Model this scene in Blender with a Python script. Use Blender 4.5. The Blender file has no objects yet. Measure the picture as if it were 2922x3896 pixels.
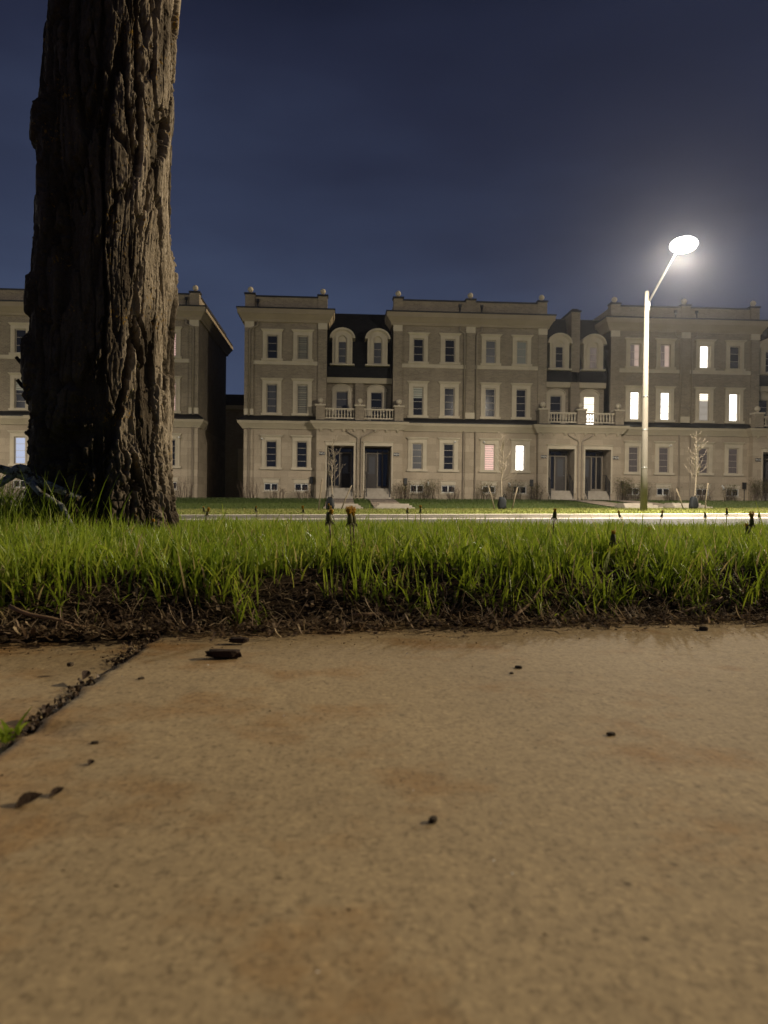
import bpy, bmesh, math, random
import numpy as np
from mathutils import Vector, Matrix
R = math.radians
random.seed(7)
rng = np.random.default_rng(11)
scn = bpy.context.scene
C = scn.collection

# ------------------------------------------------------------------ camera
CAM_H = 0.20
cam_d = bpy.data.cameras.new("camera")
cam = bpy.data.objects.new("camera", cam_d); C.objects.link(cam)
cam_d.sensor_fit = 'VERTICAL'; cam_d.sensor_height = 34.6; cam_d.sensor_width = 25.95
cam_d.lens = 26.0; cam_d.clip_start = 0.02; cam_d.clip_end = 2000
cam_d.dof.use_dof = True; cam_d.dof.focus_distance = 2.7; cam_d.dof.aperture_fstop = 10.0
YAW, PITCH, ROLL = R(3.4), R(-0.62), R(0.65)
fwd = Vector((math.sin(YAW)*math.cos(PITCH), math.cos(YAW)*math.cos(PITCH), math.sin(PITCH)))
q = fwd.to_track_quat('-Z', 'Y')
cam.matrix_world = Matrix.Translation((0, 0, CAM_H)) @ q.to_matrix().to_4x4() @ Matrix.Rotation(ROLL, 4, 'Z')
scn.camera = cam

# ------------------------------------------------------------------ world, light, exposure
scn.view_settings.view_transform = 'Standard'; scn.view_settings.look = 'None'
scn.view_settings.exposure = 0; scn.view_settings.gamma = 1
scn.cycles.max_bounces = 5; scn.cycles.diffuse_bounces = 3; scn.cycles.glossy_bounces = 2
scn.cycles.transmission_bounces = 2; scn.cycles.transparent_max_bounces = 6
scn.cycles.caustics_reflective = False; scn.cycles.caustics_refractive = False
SUN_AZ, SUN_EL = R(74), R(24)          # heading clockwise from +Y, elevation
w = bpy.data.worlds.new("World"); scn.world = w; w.use_nodes = True
nt = w.node_tree; N = nt.nodes; L = nt.links; N.clear()
out = N.new("ShaderNodeOutputWorld"); bg = N.new("ShaderNodeBackground"); bg2 = N.new("ShaderNodeBackground")
add = N.new("ShaderNodeAddShader")
sky = N.new("ShaderNodeTexSky"); sky.sky_type = 'NISHITA'; sky.sun_disc = False
sky.sun_elevation = R(-4); sky.sun_rotation = SUN_AZ
L.new(sky.outputs[0], bg.inputs[0]); bg.inputs[1].default_value = 0.08
tc = N.new("ShaderNodeTexCoord"); sep = N.new("ShaderNodeSeparateXYZ"); L.new(tc.outputs['Generated'], sep.inputs[0])
nz = N.new("ShaderNodeTexNoise"); nz.inputs['Scale'].default_value = 1.6; nz.inputs['Detail'].default_value = 5
mp = N.new("ShaderNodeMapping"); mp.inputs['Scale'].default_value = (1.0, 1.0, 3.4); mp.inputs['Rotation'].default_value = (0.15, 0.35, 0.3)
L.new(tc.outputs['Generated'], mp.inputs[0]); L.new(mp.outputs[0], nz.inputs['Vector'])
ma = N.new("ShaderNodeMath"); ma.operation = 'MULTIPLY_ADD'; ma.inputs[1].default_value = 0.46; 
L.new(nz.outputs[0], ma.inputs[0]); L.new(sep.outputs[2], ma.inputs[2])
mb_ = N.new("ShaderNodeMath"); mb_.operation = 'SUBTRACT'; mb_.inputs[1].default_value = 0.225; L.new(ma.outputs[0], mb_.inputs[0])
cr = N.new("ShaderNodeValToRGB"); hx = N.new("ShaderNodeMath"); hx.operation = 'MULTIPLY_ADD'; hx.inputs[1].default_value = 0.09
L.new(sep.outputs[0], hx.inputs[0]); L.new(mb_.outputs[0], hx.inputs[2]); L.new(hx.outputs[0], cr.inputs[0])
e = cr.color_ramp.elements
e[0].position = 0.0; e[0].color = (0.056, 0.090, 0.195, 1)
e[1].position = 0.60; e[1].color = (0.0075, 0.0098, 0.024, 1)
for p, c in ((0.10, (0.056, 0.083, 0.160)), (0.20, (0.046, 0.064, 0.120)), (0.32, (0.029, 0.039, 0.078)), (0.44, (0.0165, 0.021, 0.046))):
    x = e.new(p); x.color = (*c, 1)
L.new(cr.outputs[0], bg2.inputs[0]); bg2.inputs[1].default_value = 1.0
L.new(bg.outputs[0], add.inputs[0]); L.new(bg2.outputs[0], add.inputs[1]); L.new(add.outputs[0], out.inputs[0])

sd = bpy.data.lights.new("street_light_sun", 'SUN'); sd.energy = 2.9; sd.angle = R(0.9); sd.color = (1.0, 0.80, 0.53)  # stands in for warm light from street lamps out of view
so = bpy.data.objects.new("street_light_sun", sd); C.objects.link(so); so.location = (40, 20, 30)
ldir = -Vector((math.sin(SUN_AZ)*math.cos(SUN_EL), math.cos(SUN_AZ)*math.cos(SUN_EL), math.sin(SUN_EL)))
so.rotation_euler = ldir.to_track_quat('-Z', 'Y').to_euler()
LAMP_POWER, LAMP_BEAM = 5500, 14000

# ------------------------------------------------------------------ helpers
def tag(o, label=None, cat=None, group=None, kind=None):
    if label: o['label'] = label
    if cat: o['category'] = cat
    if group: o['group'] = group
    if kind: o['kind'] = kind
    return o

def thing(name, label, cat, loc=(0, 0, 0), rotz=0, group=None):
    o = bpy.data.objects.new(name, None); C.objects.link(o)
    o.empty_display_size = 0.2
    o.location = loc; o.rotation_euler = (0, 0, rotz)
    return tag(o, label, cat, group)

def link_mesh(name, me, parent=None):
    o = bpy.data.objects.new(name, me); C.objects.link(o)
    if parent: o.parent = parent
    return o

class MB:
    """collects shapes, links them as ONE mesh object; xf(u, y, z) -> local point"""
    def __init__(s, m=1, z0=0.0):
        s.v = []; s.f = []; s.m = m; s.z0 = z0; s.sm = []
    def _add(s, vs, fs, smooth=False):
        o = len(s.v)
        s.v += [(s.m*a, b, c - s.z0) for a, b, c in vs]
        for f in fs:
            f = [o+i for i in f]
            if s.m < 0: f.reverse()
            s.f.append(f); s.sm.append(smooth)
    def box(s, x0, x1, y0, y1, z0, z1):
        s.fbox(x0, x1, y0, y1, z0, z1)
        return s
    def fbox(s, x0, x1, y0, y1, z0, z1, l=0, r=0, f=0, b=0):
        """box whose top is offset outward by l, r, f(ront, -y), b(ack)"""
        vs = [(x0, y0, z0), (x1, y0, z0), (x1, y1, z0), (x0, y1, z0),
              (x0-l, y0-f, z1), (x1+r, y0-f, z1), (x1+r, y1+b, z1), (x0-l, y1+b, z1)]
        s._add(vs, [(0, 3, 2, 1), (4, 5, 6, 7), (0, 1, 5, 4), (1, 2, 6, 5), (2, 3, 7, 6), (3, 0, 4, 7)])
        return s
    def quad(s, a, b, c, d):
        s._add([a, b, c, d], [(0, 1, 2, 3)]); return s
    def prism(s, pts, y0, y1):
        """polygon in (x, z), counter-clockwise seen from -y, extruded y0..y1"""
        n = len(pts)
        vs = [(x, y0, z) for x, z in pts] + [(x, y1, z) for x, z in pts]
        fs = [tuple(range(n)), tuple(range(2*n-1, n-1, -1))]
        fs += [(i, n+i, n+(i+1) % n, (i+1) % n) for i in range(n)]
        s._add(vs, fs); return s
    def strip(s, outer, inner, y0, y1):
        """band between two open polylines in (x, z)"""
        n = len(outer)
        vs = [(x, y0, z) for x, z in outer] + [(x, y0, z) for x, z in inner] + \
             [(x, y1, z) for x, z in outer] + [(x, y1, z) for x, z in inner]
        fs = []
        for i in range(n-1):
            fs.append((i, i+1, n+i+1, n+i))
            fs.append((i, 2*n+i, 2*n+i+1, i+1))
            fs.append((n+i, n+i+1, 3*n+i+1, 3*n+i))
        fs.append((0, n, 3*n, 2*n)); fs.append((n-1, 3*n-1, 4*n-1, 2*n-1))
        s._add(vs, fs); return s
    def tube(s, pts, rad, n=8, cap=True):
        pts = [Vector(p) for p in pts]; k = len(pts)
        if not hasattr(rad, '__len__'): rad = [rad]*k
        vs = []; up = None
        for i, p in enumerate(pts):
            t = (pts[min(i+1, k-1)] - pts[max(i-1, 0)]).normalized()
            if up is None:
                up = Vector((0, 0, 1)) if abs(t.z) < 0.9 else Vector((1, 0, 0))
            a = t.cross(up).normalized(); b = a.cross(t).normalized(); up = b
            for j in range(n):
                an = 2*math.pi*j/n
                q = p + (a*math.cos(an) + b*math.sin(an))*rad[i]
                vs.append(tuple(q))
        fs = []
        for i in range(k-1):
            for j in range(n):
                j2 = (j+1) % n
                fs.append((i*n+j, i*n+j2, (i+1)*n+j2, (i+1)*n+j))
        if cap:
            fs.append(tuple(range(n-1, -1, -1))); fs.append(tuple((k-1)*n+j for j in range(n)))
        s._add(vs, fs, True); return s
    def lathe(s, prof, cx, cy, cz, n=16):
        vs = []; k = len(prof)
        for r_, z in prof:
            for j in range(n):
                an = 2*math.pi*j/n
                vs.append((cx + r_*math.cos(an), cy + r_*math.sin(an), cz + z))
        fs = [(i*n+j, i*n+(j+1) % n, (i+1)*n+(j+1) % n, (i+1)*n+j) for i in range(k-1) for j in range(n)]
        fs.append(tuple(range(n-1, -1, -1))); fs.append(tuple((k-1)*n+j for j in range(n)))
        s._add(vs, fs, True); return s
    def ball(s, c, r_, n=16, sx=1, sy=1, sz=1):
        vs = []; k = n//2
        for i in range(1, k):
            ph = math.pi*i/k
            for j in range(n):
                an = 2*math.pi*j/n
                vs.append((c[0]+sx*r_*math.sin(ph)*math.cos(an), c[1]+sy*r_*math.sin(ph)*math.sin(an), c[2]-sz*r_*math.cos(ph)))
        b0 = len(vs); vs.append((c[0], c[1], c[2]-sz*r_)); vs.append((c[0], c[1], c[2]+sz*r_))
        fs = [(i*n+j, i*n+(j+1) % n, (i+1)*n+(j+1) % n, (i+1)*n+j) for i in range(k-2) for j in range(n)]
        fs += [(b0, (j+1) % n, j) for j in range(n)]
        fs += [(b0+1, (k-2)*n+j, (k-2)*n+(j+1) % n) for j in range(n)]
        s._add(vs, fs, True); return s
    def panel(s, x0, x1, z0, z1, y, holes, depth):
        """wall sheet facing -y with rectangular holes (x0,x1,z0,z1) and reveals `depth` deep"""
        xs = sorted({x0, x1, *[h[0] for h in holes], *[h[1] for h in holes]})
        zs = sorted({z0, z1, *[h[2] for h in holes], *[h[3] for h in holes]})
        xs = [x for x in xs if x0 <= x <= x1]; zs = [z for z in zs if z0 <= z <= z1]
        for i in range(len(xs)-1):
            for j in range(len(zs)-1):
                cx, cz = (xs[i]+xs[i+1])/2, (zs[j]+zs[j+1])/2
                if any(h[0] < cx < h[1] and h[2] < cz < h[3] for h in holes): continue
                s.quad((xs[i], y, zs[j]), (xs[i+1], y, zs[j]), (xs[i+1], y, zs[j+1]), (xs[i], y, zs[j+1]))
        for a, b, c, d in holes:
            t = y + depth
            s.quad((a, y, c), (a, y, d), (a, t, d), (a, t, c)); s.quad((b, y, d), (b, y, c), (b, t, c), (b, t, d))
            s.quad((a, y, d), (b, y, d), (b, t, d), (a, t, d)); s.quad((b, y, c), (a, y, c), (a, t, c), (b, t, c))
        return s
    def build(s, name, mat, parent=None):
        me = bpy.data.meshes.new(name)
        me.from_pydata(s.v, [], s.f); me.materials.append(mat)
        me.polygons.foreach_set('use_smooth', s.sm); me.update()
        return link_mesh(name, me, parent)

def np_mesh(name, verts, quads, mat, parent=None, smooth=True, tris=None, attrs=None):
    """fast mesh from numpy arrays"""
    me = bpy.data.meshes.new(name)
    nq = 0 if quads is None else len(quads); ntri = 0 if tris is None else len(tris)
    me.vertices.add(len(verts)); me.vertices.foreach_set('co', np.ascontiguousarray(verts, dtype=np.float32).ravel())
    me.loops.add(nq*4 + ntri*3); me.polygons.add(nq + ntri)
    idx = []
    if nq: idx.append(np.asarray(quads, dtype=np.int32).ravel())
    if ntri: idx.append(np.asarray(tris, dtype=np.int32).ravel())
    me.loops.foreach_set('vertex_index', np.concatenate(idx))
    st = np.concatenate([np.arange(nq)*4, nq*4 + np.arange(ntri)*3]).astype(np.int32)
    me.polygons.foreach_set('loop_start', st)
    me.polygons.foreach_set('use_smooth', np.full(nq+ntri, smooth))
    for k, val in (attrs or {}).items():
        a = me.attributes.new(k, 'FLOAT', 'POINT'); a.data.foreach_set('value', np.asarray(val, dtype=np.float32))
    me.materials.append(mat); me.update(calc_edges=True); me.validate()
    return link_mesh(name, me, parent)

# numpy gradient noise -------------------------------------------------
def _h(ix, iy, iz, seed):
    h = (ix.astype(np.uint32)*np.uint32(374761393) + iy.astype(np.uint32)*np.uint32(668265263)
         + iz.astype(np.uint32)*np.uint32(2147483647) + np.uint32(seed)*np.uint32(1274126177))
    h ^= h >> np.uint32(13); h *= np.uint32(1274126177); h ^= h >> np.uint32(16)
    h *= np.uint32(2246822519); h ^= h >> np.uint32(15)
    return h
def noise3(x, y, z, seed=0):
    x, y, z = np.broadcast_arrays(x, y, z)
    xi = np.floor(x).astype(np.int64); yi = np.floor(y).astype(np.int64); zi = np.floor(z).astype(np.int64)
    fx, fy, fz = x-xi, y-yi, z-zi
    u = fx*fx*fx*(fx*(fx*6-15)+10); v = fy*fy*fy*(fy*(fy*6-15)+10); t = fz*fz*fz*(fz*(fz*6-15)+10)
    res = 0
    for dx in (0, 1):
        for dy in (0, 1):
            for dz in (0, 1):
                h = _h((xi+dx) & 0xffff, (yi+dy) & 0xffff, (zi+dz) & 0xffff, seed)
                a = (h & np.uint32(1023)).astype(np.float64)*(2*math.pi/1024)
                c = ((h >> np.uint32(10)) & np.uint32(1023)).astype(np.float64)/512-1
                sq = np.sqrt(np.maximum(0, 1-c*c))
                g = np.cos(a)*sq*(fx-dx) + np.sin(a)*sq*(fy-dy) + c*(fz-dz)
                res = res + g*(u if dx else 1-u)*(v if dy else 1-v)*(t if dz else 1-t)
    return res*1.6
def cells3(x, y, z, seed=0):
    """nearest and second nearest distance to jittered cell points, and a random value per cell"""
    xi = np.floor(x).astype(np.int64); yi = np.floor(y).astype(np.int64); zi = np.floor(z).astype(np.int64)
    f1 = np.full(x.shape, 9.0); f2 = np.full(x.shape, 9.0); cid = np.zeros(x.shape)
    for dx in (-1, 0, 1):
        for dy in (-1, 0, 1):
            for dz in (-1, 0, 1):
                h = _h((xi+dx) & 0xffff, (yi+dy) & 0xffff, (zi+dz) & 0xffff, seed)
                a = (h & np.uint32(1023)).astype(np.float64)/1023; b = ((h >> np.uint32(10)) & np.uint32(1023)).astype(np.float64)/1023
                c = ((h >> np.uint32(20)) & np.uint32(1023)).astype(np.float64)/1023
                d = np.sqrt((xi+dx+a-x)**2+(yi+dy+b-y)**2+(zi+dz+c-z)**2)
                near = d < f1
                f2 = np.where(near, f1, np.minimum(f2, d)); cid = np.where(near, (a*7.13+b*3.77+c*5.31) % 1.0, cid); f1 = np.where(near, d, f1)
    return f1, f2, cid
def sstep(a, b, x):
    t = np.clip((x-a)/(b-a), 0, 1); return t*t*(3-2*t)

# ------------------------------------------------------------------ materials
class NT:
    def __init__(s, name):
        s.mat = bpy.data.materials.new(name); s.mat.use_nodes = True
        s.t = s.mat.node_tree; s.b = s.t.nodes['Principled BSDF']; s.o = s.t.nodes['Material Output']
    def n(s, typ, **kw):
        nd = s.t.nodes.new(typ)
        for k, v in kw.items():
            if k.startswith('i_'): nd.inputs[k[2:].replace('_', ' ')].default_value = v
            else: setattr(nd, k, v)
        return nd
    def l(s, a, b): s.t.links.new(a, b)
    def coord(s, scale=(1, 1, 1), rot=(0, 0, 0)):
        t = s.n('ShaderNodeTexCoord'); m = s.n('ShaderNodeMapping')
        m.inputs['Scale'].default_value = scale; m.inputs['Rotation'].default_value = rot
        s.l(t.outputs['Object'], m.inputs[0]); return m.outputs[0]
    def noise(s, vec, scale, detail=4, rough=0.55):
        n = s.n('ShaderNodeTexNoise'); n.inputs['Scale'].default_value = scale
        n.inputs['Detail'].default_value = detail; n.inputs['Roughness'].default_value = rough
        if vec is not None: s.l(vec, n.inputs['Vector'])
        return n.outputs[0]
    def ramp(s, fac, stops, const=False):
        r = s.n('ShaderNodeValToRGB'); s.l(fac, r.inputs[0]); e = r.color_ramp.elements
        if const: r.color_ramp.interpolation = 'CONSTANT'
        while len(e) < len(stops): e.new(0.5)
        for el, (p, c) in zip(e, stops):
            el.position = p; el.color = (*c, 1) if len(c) == 3 else c
        return r.outputs[0]
    def mix(s, fac, a, b, mode='MIX'):
        m = s.n('ShaderNodeMix', data_type='RGBA', blend_type=mode)
        for sock, v in ((m.inputs[0], fac), (m.inputs[6], a), (m.inputs[7], b)):
            if isinstance(v, (int, float)): sock.default_value = v
            elif isinstance(v, tuple): sock.default_value = (*v, 1) if len(v) == 3 else v
            else: s.l(v, sock)
        return m.outputs[2]
    def bump(s, h, strength, dist):
        b = s.n('ShaderNodeBump'); b.inputs['Strength'].default_value = strength; b.inputs['Distance'].default_value = dist
        s.l(h, b.inputs['Height']); s.l(b.outputs[0], s.b.inputs['Normal'])
    def base(s, c):
        if isinstance(c, tuple): s.b.inputs['Base Color'].default_value = (*c, 1)
        else: s.l(c, s.b.inputs['Base Color'])
    def rough(s, v, spec=None):
        s.b.inputs['Roughness'].default_value = v
        if spec is not None: s.b.inputs['Specular IOR Level'].default_value = spec

def plain(name, c, rough=0.6, var=0.15, scale=3.0, spec=0.3, metal=0, bump=0):
    m = NT(name); v = m.coord()
    f = m.noise(v, scale, 5)
    lo = tuple(x*(1-var) for x in c); hi = tuple(min(1, x*(1+var)) for x in c)
    m.base(m.ramp(f, [(0.3, lo), (0.7, hi)])); m.rough(rough, spec); m.b.inputs['Metallic'].default_value = metal
    if bump: m.bump(m.noise(v, scale*12, 4), bump, 0.01)
    return m.mat

def emit(name, c, strength):
    m = NT(name); m.base((0.02, 0.02, 0.02)); m.b.inputs['Emission Color'].default_value = (*c, 1)
    m.b.inputs['Emission Strength'].default_value = strength; return m.mat

def wall_uv(m):
    """(along wall, height) coordinates for any upright wall"""
    t = m.n('ShaderNodeTexCoord'); sp = m.n('ShaderNodeSeparateXYZ'); m.l(t.outputs['Object'], sp.inputs[0])
    g = m.n('ShaderNodeNewGeometry'); sn = m.n('ShaderNodeSeparateXYZ'); m.l(g.outputs['True Normal'], sn.inputs[0])
    ab = m.n('ShaderNodeMath', operation='ABSOLUTE'); m.l(sn.outputs[0], ab.inputs[0])
    gt = m.n('ShaderNodeMath', operation='GREATER_THAN'); m.l(ab.outputs[0], gt.inputs[0]); gt.inputs[1].default_value = 0.7
    mx = m.n('ShaderNodeMix', data_type='FLOAT'); m.l(gt.outputs[0], mx.inputs[0]); m.l(sp.outputs[0], mx.inputs[2]); m.l(sp.outputs[1], mx.inputs[3])
    cb = m.n('ShaderNodeCombineXYZ'); m.l(mx.outputs[0], cb.inputs[0]); m.l(sp.outputs[2], cb.inputs[1])
    return cb.outputs[0], t.outputs['Object']

def masonry(name, c1, c2, mortar, bw, bh, msize, bumpd, stain=0.2):
    m = NT(name); uv, ob = wall_uv(m)
    b = m.n('ShaderNodeTexBrick'); m.l(uv, b.inputs['Vector'])
    b.inputs['Color1'].default_value = (*c1, 1); b.inputs['Color2'].default_value = (*c2, 1); b.inputs['Mortar'].default_value = (*mortar, 1)
    b.inputs['Scale'].default_value = 1.0; b.inputs['Mortar Size'].default_value = msize; b.inputs['Mortar Smooth'].default_value = 0.3
    b.inputs['Bias'].default_value = 0; b.inputs['Brick Width'].default_value = bw; b.inputs['Row Height'].default_value = bh
    f = m.noise(ob, 1.3, 6, 0.6); f2 = m.noise(ob, 16, 3)
    k = m.ramp(f, [(0.3, (1-stain,)*3), (0.7, (1+stain*0.3,)*3)])
    k2 = m.ramp(f2, [(0.3, (0.88,)*3), (0.7, (1.1,)*3)])
    m.base(m.mix(1, m.mix(1, b.outputs[0], k, 'MULTIPLY'), k2, 'MULTIPLY')); m.rough(0.85, 0.2)
    inv = m.n('ShaderNodeMath', operation='SUBTRACT'); inv.inputs[0].default_value = 1; m.l(b.outputs[1], inv.inputs[1])
    m.bump(inv.outputs[0], 0.6, bumpd)
    return m.mat

M = {}
M['brick'] = masonry('brick', (0.30, 0.245, 0.175), (0.225, 0.18, 0.128), (0.34, 0.30, 0.23), 0.21, 0.075, 0.008, 0.006)
M['stone'] = masonry('stone', (0.45, 0.37, 0.27), (0.345, 0.285, 0.205), (0.27, 0.23, 0.17), 0.8, 0.42, 0.006, 0.004, 0.14)
M['cream'] = plain('cream_stone', (0.50, 0.435, 0.325), 0.75, 0.10, 2.0, 0.2)
M['cream_wood'] = plain('cream_moulding', (0.44, 0.375, 0.27), 0.65, 0.08, 1.5, 0.25)
M['flash'] = plain('dark_flashing', (0.012, 0.012, 0.013), 0.5, 0.2, 3, 0.4)
M['shingle'] = masonry('dark_shingles', (0.010, 0.010, 0.012), (0.018, 0.017, 0.019), (0.006, 0.006, 0.006), 0.3, 0.14, 0.01, 0.006)
M['cream_dull'] = plain('tan_cornice', (0.30, 0.245, 0.170), 0.7, 0.10, 1.2, 0.2)
M['frame_shaded'] = plain('shaded_door_frame', (0.20, 0.17, 0.13), 0.5, 0.08)  # light frame colour darkened to paint in the porch recess shade
M['frame'] = plain('window_frame_cream', (0.42, 0.37, 0.29), 0.5, 0.05)
M['white'] = plain('white_vinyl', (0.72, 0.70, 0.64), 0.45, 0.05)
M['pipe'] = plain('taupe_downpipe', (0.27, 0.225, 0.165), 0.45, 0.08, 2)
M['black'] = plain('black_metal', (0.012, 0.012, 0.013), 0.4, 0.1, 5, 0.5)
M['door'] = plain('dark_door', (0.035, 0.028, 0.024), 0.45, 0.2, 4, 0.4)
M['plate'] = plain('number_plate', (0.020, 0.016, 0.014), 0.4, 0.1, 8, 0.4)
M['conc'] = plain('step_concrete', (0.36, 0.32, 0.26), 0.9, 0.12, 5, 0.2)
M['paver'] = masonry('paver_brick', (0.30, 0.25, 0.20), (0.22, 0.18, 0.145), (0.12, 0.10, 0.08), 0.2, 0.1, 0.008, 0.004)
M['polec'] = plain('pole_concrete', (0.125, 0.113, 0.090), 0.8, 0.10, 2.5, 0.2, bump=0.15)
M['galv'] = plain('galvanised_metal', (0.22, 0.22, 0.22), 0.4, 0.1, 6, 0.5, 0.6)
M['lamp_glow'] = emit('lamp_lens', (1.0, 0.95, 0.85), 60)
M['stake'] = plain('stake_wood', (0.19, 0.155, 0.105), 0.8, 0.2, 12, 0.2)
M['sapbark'] = plain('sapling_bark', (0.27, 0.225, 0.17), 0.75, 0.2, 14, 0.2)
M['bag'] = plain('bag_plastic', (0.010, 0.012, 0.014), 0.7, 0.4, 12, 0.3)
M['dark'] = plain('unlit_interior', (0.01, 0.01, 0.01), 0.9)
# window glass in its different states
def glass(name, c, rough=0.08):
    m = NT(name); m.base(c); m.rough(rough, 0.6); return m.mat
M['g_dark'] = glass('dark_glass', (0.014, 0.014, 0.016))
M['g_grey'] = glass('curtained_glass', (0.075, 0.075, 0.078), 0.25)
M['g_pale'] = glass('pale_blind_glass', (0.20, 0.21, 0.18), 0.3)
def zebra(name, c1, c2, em=0.0, per=7.5):
    m = NT(name); t = m.n('ShaderNodeTexCoord'); sp = m.n('ShaderNodeSeparateXYZ'); m.l(t.outputs['Object'], sp.inputs[0])
    mu = m.n('ShaderNodeMath', operation='MULTIPLY'); mu.inputs[1].default_value = per; m.l(sp.outputs[2], mu.inputs[0])
    fr = m.n('ShaderNodeMath', operation='FRACT'); m.l(mu.outputs[0], fr.inputs[0])
    c = m.ramp(fr.outputs[0], [(0.0, c1), (0.55, c1), (0.62, c2), (0.94, c2)])
    m.base(c); m.rough(0.5, 0.3)
    if em:
        m.l(c, m.b.inputs['Emission Color']); m.b.inputs['Emission Strength'].default_value = em; m.base((0.02, 0.02, 0.02))
    return m.mat
M['b_grey'] = zebra('grey_zebra_blind', (0.20, 0.19, 0.16), (0.11, 0.105, 0.09))
M['b_pale'] = zebra('pale_zebra_blind', (0.36, 0.37, 0.31), (0.16, 0.165, 0.14))
M['b_lit'] = zebra('lit_zebra_blind', (1.0, 0.90, 0.72), (0.40, 0.31, 0.22), 2.0)
M['b_pink'] = zebra('pink_zebra_blind', (0.62, 0.42, 0.38), (0.40, 0.25, 0.22), 0.75)
M['lit'] = emit('lit_room', (1.0, 0.95, 0.84), 3.5)
M['lit_warm'] = emit('dim_lit_room', (1.0, 0.72, 0.58), 0.42)
M['lit_half'] = emit('half_lit_room', (1.0, 0.88, 0.74), 0.30)
M['lit_blue'] = emit('blue_lit_room', (0.62, 0.72, 1.0), 0.62)
def curtain(name, c, em):
    m = NT(name); v = m.coord((26, 1, 1.2)); f = m.noise(v, 1.0, 3)
    col = m.ramp(f, [(0.35, tuple(x*0.45 for x in c)), (0.65, c)])
    m.base((0.03, 0.03, 0.03)); m.l(col, m.b.inputs['Emission Color']); m.b.inputs['Emission Strength'].default_value = em
    m.rough(0.8); return m.mat
M['cur_dim'] = curtain('dim_curtain', (0.26, 0.20, 0.17), 0.55)
M['cur_red'] = curtain('brown_curtain', (0.10, 0.07, 0.06), 0.6)

# ------------------------------------------------------------------ ground levels
def turf_z(X, Y):
    """near boulevard turf"""
    X = np.asarray(X, float); Y = np.asarray(Y, float)
    ye = edge_y(X)
    t = np.clip((Y-ye)/0.22, 0, 1)
    bank = 0.076*t**0.85
    drop = sstep(2.4, 8.5, Y)*0.15
    b = noise3(X*2.3, Y*2.3, 0*X+3.3, 5)*0.012 + noise3(X*9, Y*9, 0*X+1.1, 6)*0.008*t
    return bank - drop + b*t - 0.034*(1-t)**3
def edge_y(X):
    X = np.asarray(X, float)
    return 1.195 + 0.13*np.clip(X, -0.7, 0.7) + noise3(X*3.1, 0*X, 0*X, 9)*0.03 + noise3(X*14, 0*X, 0*X, 10)*0.02
def grade(X): return 0.0128*np.clip(np.asarray(X, float), -30, 45)
def far_z(Y, X=0.0):
    """far boulevard and lawn; the street climbs gently to the right"""
    Y = np.asarray(Y, float); k = 1-0.55*sstep(33, 45, Y)
    return -0.155 + 0.09*sstep(25, 31, Y) + 0.495*sstep(32.5, 43.5, Y) + grade(X)*k
def ribbon(name, prof, mat, x0=-90, x1=110, n=60):
    xs = np.linspace(x0, x1, n); p = np.array(prof); m_ = len(p)
    V = np.stack([np.repeat(xs, m_), np.tile(p[:, 0], n), (grade(xs)[:, None]+p[None, :, 1]).ravel()], 1)
    i_ = (np.arange(n-1)[:, None]*m_+np.arange(m_-1)[None]).ravel()
    return tag(np_mesh(name, V, np.stack([i_, i_+m_, i_+m_+1, i_+1], 1), mat, smooth=False), kind='structure')
FACADE = 46.0

# ------------------------------------------------------------------ the setting
def grass_mat(name, cols, trans=0.35, rough=0.45, dry=None):
    m = NT(name); at = m.n('ShaderNodeAttribute', attribute_name='rnd')
    c = m.ramp(at.outputs['Fac'], cols)
    m.base(c); m.rough(rough, 0.35)
    tr = m.n('ShaderNodeBsdfTranslucent'); m.l(c, tr.inputs[0])
    mx = m.n('ShaderNodeMixShader'); mx.inputs[0].default_value = trans
    m.l(m.b.outputs[0], mx.inputs[1]); m.l(tr.outputs[0], mx.inputs[2]); m.l(mx.outputs[0], m.o.inputs[0])
    return m.mat
M['grass'] = grass_mat('near_grass', [(0.0, (0.14, 0.225, 0.020)), (0.3, (0.22, 0.31, 0.025)), (0.62, (0.31, 0.40, 0.036)), (0.86, (0.41, 0.46, 0.06)), (0.93, (0.42, 0.35, 0.12)), (1.0, (0.46, 0.37, 0.2))], 0.5)
M['grass_far'] = grass_mat('boulevard_grass', [(0.0, (0.11, 0.14, 0.022)), (0.6, (0.19, 0.20, 0.045)), (1.0, (0.33, 0.28, 0.11))], 0.3, 0.6)
M['grass_lawn'] = grass_mat('lawn_grass', [(0.0, (0.040, 0.065, 0.012)), (0.6, (0.062, 0.092, 0.018)), (1.0, (0.10, 0.12, 0.03))], 0.3, 0.6)
M['straw'] = grass_mat('dead_straw', [(0.0, (0.07, 0.047, 0.028)), (0.4, (0.18, 0.125, 0.075)), (0.8, (0.42, 0.32, 0.21)), (1.0, (0.55, 0.45, 0.26))], 0.3, 0.6)

# soil
ms = NT('soil'); v = ms.coord()
f = ms.noise(v, 9, 8, 0.7); f2 = ms.noise(v, 60, 5, 0.7)
ms.base(ms.mix(0.5, ms.ramp(f, [(0.3, (0.018, 0.012, 0.007)), (0.7, (0.055, 0.038, 0.022))]), ms.ramp(f2, [(0.35, (0.015, 0.011, 0.007)), (0.7, (0.09, 0.065, 0.04))])))
ms.rough(0.95, 0.1); ms.bump(f2, 0.9, 0.012)
def grid(x0, x1, nx, y0, y1, ny, zf):
    xs = np.linspace(x0, x1, nx); ys = np.linspace(y0, y1, ny)
    X, Y = np.meshgrid(xs, ys); Z = zf(X, Y)
    V = np.stack([X.ravel(), Y.ravel(), Z.ravel()], 1)
    i = (np.arange(ny-1)[:, None]*nx + np.arange(nx-1)[None]).ravel()
    return V, np.stack([i, i+1, i+nx+1, i+nx], 1)
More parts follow.
